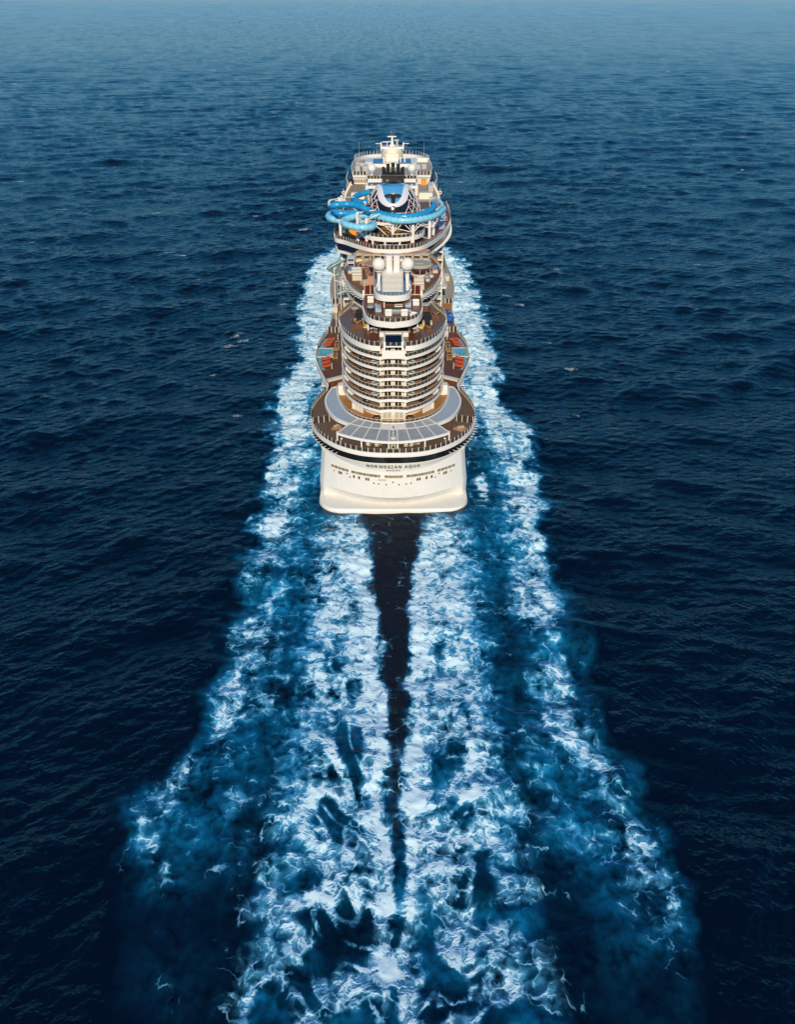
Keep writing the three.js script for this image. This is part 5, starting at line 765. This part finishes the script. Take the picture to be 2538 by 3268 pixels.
// lounge balcony: covered sofas, fire tables, towels over chairs
{
  const y = H17;
  const cs = (label) => { const t = thing('covered_sofa', label, 'sofa', [0, 0, 0], 0, 'sofas under pale blue covers on the lounge balcony'); P('cover', join([box(1.6, .75, 4.2, 0, .4, 0), box(.7, 1.1, 4.0, -.45, .6, 0)]), M.bluecov, t); P('base', box(1.5, .15, 4, 0, .08, 0), M.dfab, t); return t; };
  series(cs, [[[-4.0, y, -29.6], .08, 'pale blue covered sofa left of the two fire tables'], [[4.4, y, -33.6], Math.PI - .08, 'pale blue covered sofa right of the two fire tables'], [[1.4, y, -26.9], Math.PI / 2, 'pale blue covered sofa in front of the fire tables', [1, .9, 1.7]]]);
  const ft = (label) => { const t = thing('fire_table', label, 'fire table', [0, 0, 0], 0, 'white edged fire tables'); P('top', join([box(2.1, .25, .25, 0, .6, -.75), box(2.1, .25, .25, 0, .6, .75), box(.25, .25, 1.7, -.95, .6, 0), box(.25, .25, 1.7, .95, .6, 0)]), M.linen, t); P('glass_insert', box(1.7, .1, 1.3, 0, .6, 0), M.tub, t); P('plinth', box(1.8, .5, 1.4, 0, .25, 0), M.darkwood, t); return t; };
  series(ft, [[[-.6, y, -34.3], 0, 'white edged fire table, farther and left one of two'], [[1.6, y, -31.4], 0, 'white edged fire table, nearer and right one of two']]);
  const tc = (label) => { const t = thing('covered_chair', label, 'chair', [0, 0, 0], 0, 'chairs under white covers on the lounge balcony'); P('cover', join([box(1.7, .16, 1.2, 0, .95, 0), box(1.7, .9, .12, 0, .5, .62), box(1.7, .6, .3, 0, 1.2, -.5)]), M.linen, t); P('frame', box(1.5, .8, 1.1, 0, .42, 0), M.dfab, t); return t; };
  series(tc, [[[-6.1, y, -36.2], 0, 'white covered chair at the far left of the lounge balcony'], [[6.4, y, -33.6], 0, 'white covered chair at the right side of the lounge balcony'], [[-1.1, y, -25], 0, 'white covered chair at front, left of the balcony centre'], [[3.1, y, -25], 0, 'white covered chair at front, right of the balcony centre'], [[5.5, y, -24.3], -.5, 'white covered chair tucked in the front right balcony corner', [1, .7, .8]]]);
  const rt = (label) => { const t = thing('covered_table', label, 'table', [0, 0, 0], 0); P('top', cyl(.9, .9, .16, 0, .9, 0, 20), M.bluecov, t); P('skirt', cyl(.95, .85, .9, 0, 0, 0, 16), M.dfab, t); return t; };
  series(rt, [[[-6.0, y, -29.2], 0, 'dark round table with pale top by the left balcony rail']]);
  const pl = thing('planter', 'long low planter of dark plants before the fire tables', 'planter', [1, y, -29.3]); P('box', box(5, .45, .7, 0, .22, 0), M.darkwood, pl); P('plants', join(Array.from({ length: 40 }, (_, i) => ball(.16, -2.4 + i * .122, .5 + .12 * Math.sin(i * 2.3), .2 * Math.sin(i * 1.7), 6))), M.green, pl);
  for (const s of [1, -1]) { const d = thing('red_curtain_cabin', `dark red curtained cabin ${s > 0 ? 'right' : 'left'} of the white mezzanine`, 'cabin', [6.3 * s, y, -43.5]); P('frame', join([box(.18, 3, .18, -1.6, 1.5, 1), box(.18, 3, .18, 1.6, 1.5, 1), box(.18, 3, .18, 0, 1.5, 1), box(3.4, .2, .3, 0, .2, 1.1)]), M.rattan, d); P('curtain', box(3.1, 2.6, .1, 0, 1.4, .9), std('red_curtain', [.09, .008, .010], .9), d); }
}
// sun deck of the tower
{
  const y = H16;
  const st = (label) => { const t = thing('cocktail_table', label, 'cocktail table', [0, 0, 0], 0, 'white topped cocktail tables on the sun deck'); P('top', cyl(.48, .48, .06, 0, 1.1, 0, 20), M.linen, t); P('stem', cyl(.05, .05, 1.1, 0, 0, 0, 8), M.steel, t); P('foot', cyl(.35, .3, .05, 0, 0, 0, 16), M.steel, t); return t; };
  series(st, [[[-5.7, y, -23.2], 0, 'white cocktail table left of the navy pool, leftmost of four'], [[-4.9, y, -23.6], 0, 'white cocktail table left of the navy pool, second of four'], [[-4.3, y, -22.9], 0, 'white cocktail table left of the navy pool, third of four'], [[-3.4, y, -22.9], 0, 'white cocktail table left of the navy pool, rightmost of four'], [[4.4, y, -23.4], 0, 'white cocktail table right of the navy pool, leftmost of four'], [[5.7, y, -22.9], 0, 'white cocktail table right of the navy pool, second of four'], [[6.2, y, -23.5], 0, 'white cocktail table right of the navy pool, third of four'], [[6.8, y, -24], 0, 'white cocktail table right of the navy pool, rightmost of four']]);
  const sb = (label) => { const t = thing('strapped_bundle', label, 'covered bundle', [0, 0, 0], 0); P('cover', box(2.8, 1.5, 3.4, 0, .75, 0), M.darkwood, t); P('strap', join([bar([-.9, 1.54, -1.2], [0, 1.54, .9], .12), bar([.9, 1.54, -1.2], [0, 1.54, .9], .12)]), M.yellow, t); return t; };
  series(sb, [[[-9.5, y, -27], 0, 'brown covered bundle with yellow strap on left sun deck'], [[12, y, -34], -.1, 'brown covered bundle with yellow strap by right sun deck rail', [.8, 1, .9]], [[9.8, y, -25], .1, 'low brown bundle with yellow strap at right front of sun deck', [.8, .5, 1]]]);
  const ss = (label) => { const t = thing('outdoor_sofa_group', label, 'sofa group', [0, 0, 0], 0); P('cover', join([box(2.6, 1.1, 4.4, 0, .6, -2), box(2.2, 1.5, 1.8, 0, .8, -5)]), M.dfab, t); P('armrest', join([box(.5, 1.2, 1.8, -1.05, .6, 1), box(.5, 1.2, 1.8, 1.05, .6, 1)]), M.rattan, t); P('seat', box(1.6, .5, 1.6, 0, .4, 1), M.dfab, t); return t; };
  series(ss, [[[-9.2, y, -31.2], 0, 'dark covered sofas with cream arms on left sun deck'], [[9.4, y, -29.4], 0, 'dark covered sofas with cream arms on right sun deck']]);
  const rb = thing('round_daybed', 'dark round daybed with pale top at left back of sun deck', 'daybed', [-10.7, y, -40.2]); P('basket', cyl(1.2, 1.1, 1, 0, 0, 0, 20), M.darkwood, rb); P('top', cyl(1.1, 1.0, .12, 0, 1, 0, 20), M.bluecov, rb);
  const rb2 = again(rb, [9.4, y, -41.5], 0, 'dark round daybed with pale top at right back of sun deck'); rb2.scale.set(1.1, 1.6, 1.1);
  const lp = (label) => { const t = thing('cushion_pile', label, 'cushions', [0, 0, 0], 0); P('cushion', join([box(1.2, .4, 1, 0, .2, 0), box(.9, .35, .7, .2, .55, -.2, .4)]), M.yellow, t); P('cover', box(1.3, .1, 1.1, -.3, .05, .3, .2), M.linen, t); return t; };
  series(lp, [[[7.6, y, -26.8], 0, 'yellow cushions under the right side of lounge balcony'], [[-7.2, y, -27.6], .4, 'pale cushions under the left side of lounge balcony']]);
}
// dark sofas on the balconies
{
  const mk = (label) => { const t = thing('balcony_sofa', label, 'sofa', [0, 0, 0], 0, 'dark sofas on the curved balconies'); P('seat', box(2.0, .5, .95, 0, .3, 0), M.dfab, t); P('backrest', box(2.0, .55, .28, 0, .75, -.36), M.dfab, t); P('cushion', box(.6, .25, .5, .5, .66, .1), M.grey, t); return t; };
  const sp = []; const rp = resample(wingHalf, .5), nn = norms(rp);
  for (let lv = 0; lv < 6; lv++) for (const s of [1, -1]) { const i = [14, 18, 16, 20, 17, 21][lv] + (s > 0 ? 2 : 0), p = rp[i]; sp.push([[(p[0] - nn[i][0] * 2.3) * s, 24.06 + lv * 3, p[1] - nn[i][1] * 2.3], Math.atan2(nn[i][0] * s, nn[i][1]), `dark sofa on the ${ord[5 - lv]} curved balcony from the top, ${s > 0 ? 'right' : 'left'} of centre`]); }
  series(mk, sp);
  const tt = (label) => { const t = thing('terrace_table', label, 'table', [0, 0, 0], 0); P('top', box(1.6, .1, 1.0, 0, .8, 0), M.dfab, t); P('legs', join([[-.7, -.4], [.7, -.4], [-.7, .4], [.7, .4]].map(([x, z]) => stand(.08, .8, .08, x, 0, z))), M.dfab, t); for (const x of [-.9, .9]) P('chair', join([box(.5, .1, .5, x, .45, .75), box(.5, .5, .08, x, .75, 1.0)]), M.dfab, t); return t; };
  series(tt, [[[-4.4, H9, -13.6], 0, 'dark table on the orange terrace left of the lowest cabins'], [[4.5, H9, -13.6], 0, 'dark table on the orange terrace right of the lowest cabins']]);
}
// side decks and the open decks further forward
{
  const bc = thing('blue_sculpture', 'royal blue whale shaped covered object on the right side deck', 'sculpture', [20.6, H8, -101.5]); P('body', ball(1, 0, 0, 0, 24).scale(1.7, 1.7, 3.2).translate(0, 1.3, 0), M.royal, bc); P('tail', join([ball(1, 0, 0, 0, 14).scale(.5, .5, 1.6).translate(-.6, 1.8, -3.8), ball(1, 0, 0, 0, 12).scale(1.1, .3, .7).rotateY(.5).translate(-.8, 2.3, -5.2)]), M.royal, bc); P('smile', new THREE.TorusGeometry(.7, .12, 6, 16, 2.6).rotateX(-.9).rotateY(.2).translate(.3, 2.35, 2.1), M.bluecov, bc);
  const lk = (label) => { const t = thing('deck_locker', label, 'locker', [0, 0, 0], 0, 'pale lockers on the side decks'); P('body', box(1.9, 1.7, 2, 0, .85, 0), M.rattan, t); P('lid', box(2.0, .3, 2.1, 0, 1.8, 0), M.pale, t); for (const z of [-1.8, -3.5]) { P('locker_section', box(1.9, 1.6, 1.5, 0, .8, z), M.pale, t); } return t; };
  series(lk, [[[-21.3, H8, -112], 0, 'pale ribbed locker on the left side deck near teak planks'], [[22.6, H8, -152], 0, 'pale locker on the right side deck far from the stern'], [[18.6, H8, -90.4], 0, 'pale locker by the right side deck gate'], [[18.3, H8, -86.2], 0, 'pale locker at the far corner of right pool deck']]);
  const bx = (label) => { const t = thing('deck_box', label, 'deck box', [0, 0, 0], 0, 'grey equipment boxes on the forward decks'); P('body', box(2.1, 1.5, 2.2, 0, .75, 0), M.grey, t); P('lid', box(2.2, .2, 2.3, 0, 1.6, 0), M.pale, t); return t; };
  series(bx, [[[16.8, HM, -190], 0, 'long grey equipment box on right open deck beside orange box', [1, 1.3, 4]], [[-15.6, HM + 2.5, -222], 0, 'grey box left of the left forward radome by the bulwark'], [[-12.2, HM + 2.5, -221], 0, 'grey box just left of the left forward radome'], [[12.4, HM + 2.5, -226], 0, 'grey box right of right forward radome, left of two', [1, 1, 1.8]], [[15.2, HM + 2.5, -227], 0, 'grey box right of right forward radome, right of two', [1, 1, 1.8]], [[-9.4, HM, -184], .4, 'grey slanting box on the left open deck behind the slides', [1.3, 1.6, 3]]]);
  const ob = thing('orange_box', 'bright orange box on the right open deck', 'box', [14.3, HM, -204 + 3]); P('body', box(2.4, 2.1, 1.6, 0, 1.05, 0), M.amber, ob); P('lid', box(2.5, .18, 1.7, 0, 2.15, 0), M.amber, ob);
  const bl = thing('blue_play_slide', 'bright blue play structure between dome and right rail', 'play structure', [13.4, HM + 2.9, -113]); P('chute', join([box(2.6, .3, 6, 0, 3.2, 0, 0, .35), box(.25, .9, 6, -1.3, 3.5, 0, 0, .35), box(.25, .9, 6, 1.3, 3.5, 0, 0, .35)]), M.slideD, bl); P('frame', join([[-2.6, -3], [2.6, -3], [-2.6, 3], [2.6, 3]].map(([x, z]) => stand(.25, 4.2, .25, x, 0, z)).concat([box(5.4, .2, .2, 0, 4.2, -3), box(5.4, .2, .2, 0, 3.4, 3)])), M.lav, bl); P('platform', box(5, .2, 3, -.2, 4.0, -4.4), M.navy, bl);
  const wt = thing('shade_canopy', 'small white shade canopy at right deck edge ahead of slides', 'canopy', [15.8, HM + 3, -142]); P('top', box(3, .16, 3.4, 0, 3, 0), M.lav, wt); P('posts', join([[-1.3, -1.4], [1.3, -1.4], [-1.3, 1.4], [1.3, 1.4]].map(([x, z]) => stand(.14, 3, .14, x, 0, z))), M.white, wt);
  const bt = thing('spiral_slide', 'blue curled slide at right deck edge behind the play structure', 'slide', [16.6, HM + 2.9, -120]); P('chute', pipe([[0, 6, -4], [1.4, 5, -1], [.2, 4, 1.6], [-1.6, 3, .4], [-.4, 2, -2], [1.6, 1, 0], [1, .6, 3]], .62, 50, 10), M.slideL, bt); P('tower', join([cyl(.25, .25, 6.4, 0, 0, -1, 8), box(2, .2, 2, 0, 6.2, -4)]), M.pink, bt);
}
// pilot boat ladder platform on the hull side near the recess
{
  const g = thing('side_ladder_platform', 'white ladder platform hanging outside the right deck recess', 'ladder', [21.6, 13.6, -50.5], -.12); for (const x of [-1.1, 1.1]) P('stringer', box(.2, .3, 7, x, 0, 0), M.white, g); for (let i = 0; i < 5; i++) P('rung', box(2.2, .14, .35, 0, .05, -3 + i * 1.5), M.white, g); P('bracket', join([bar([-1, 0, 2], [-2.2, 3.6, 2], .1), bar([-1, 0, -2], [-2.2, 3.6, -2], .1)]), M.white, g);
}
renderer.render(scene, camera);
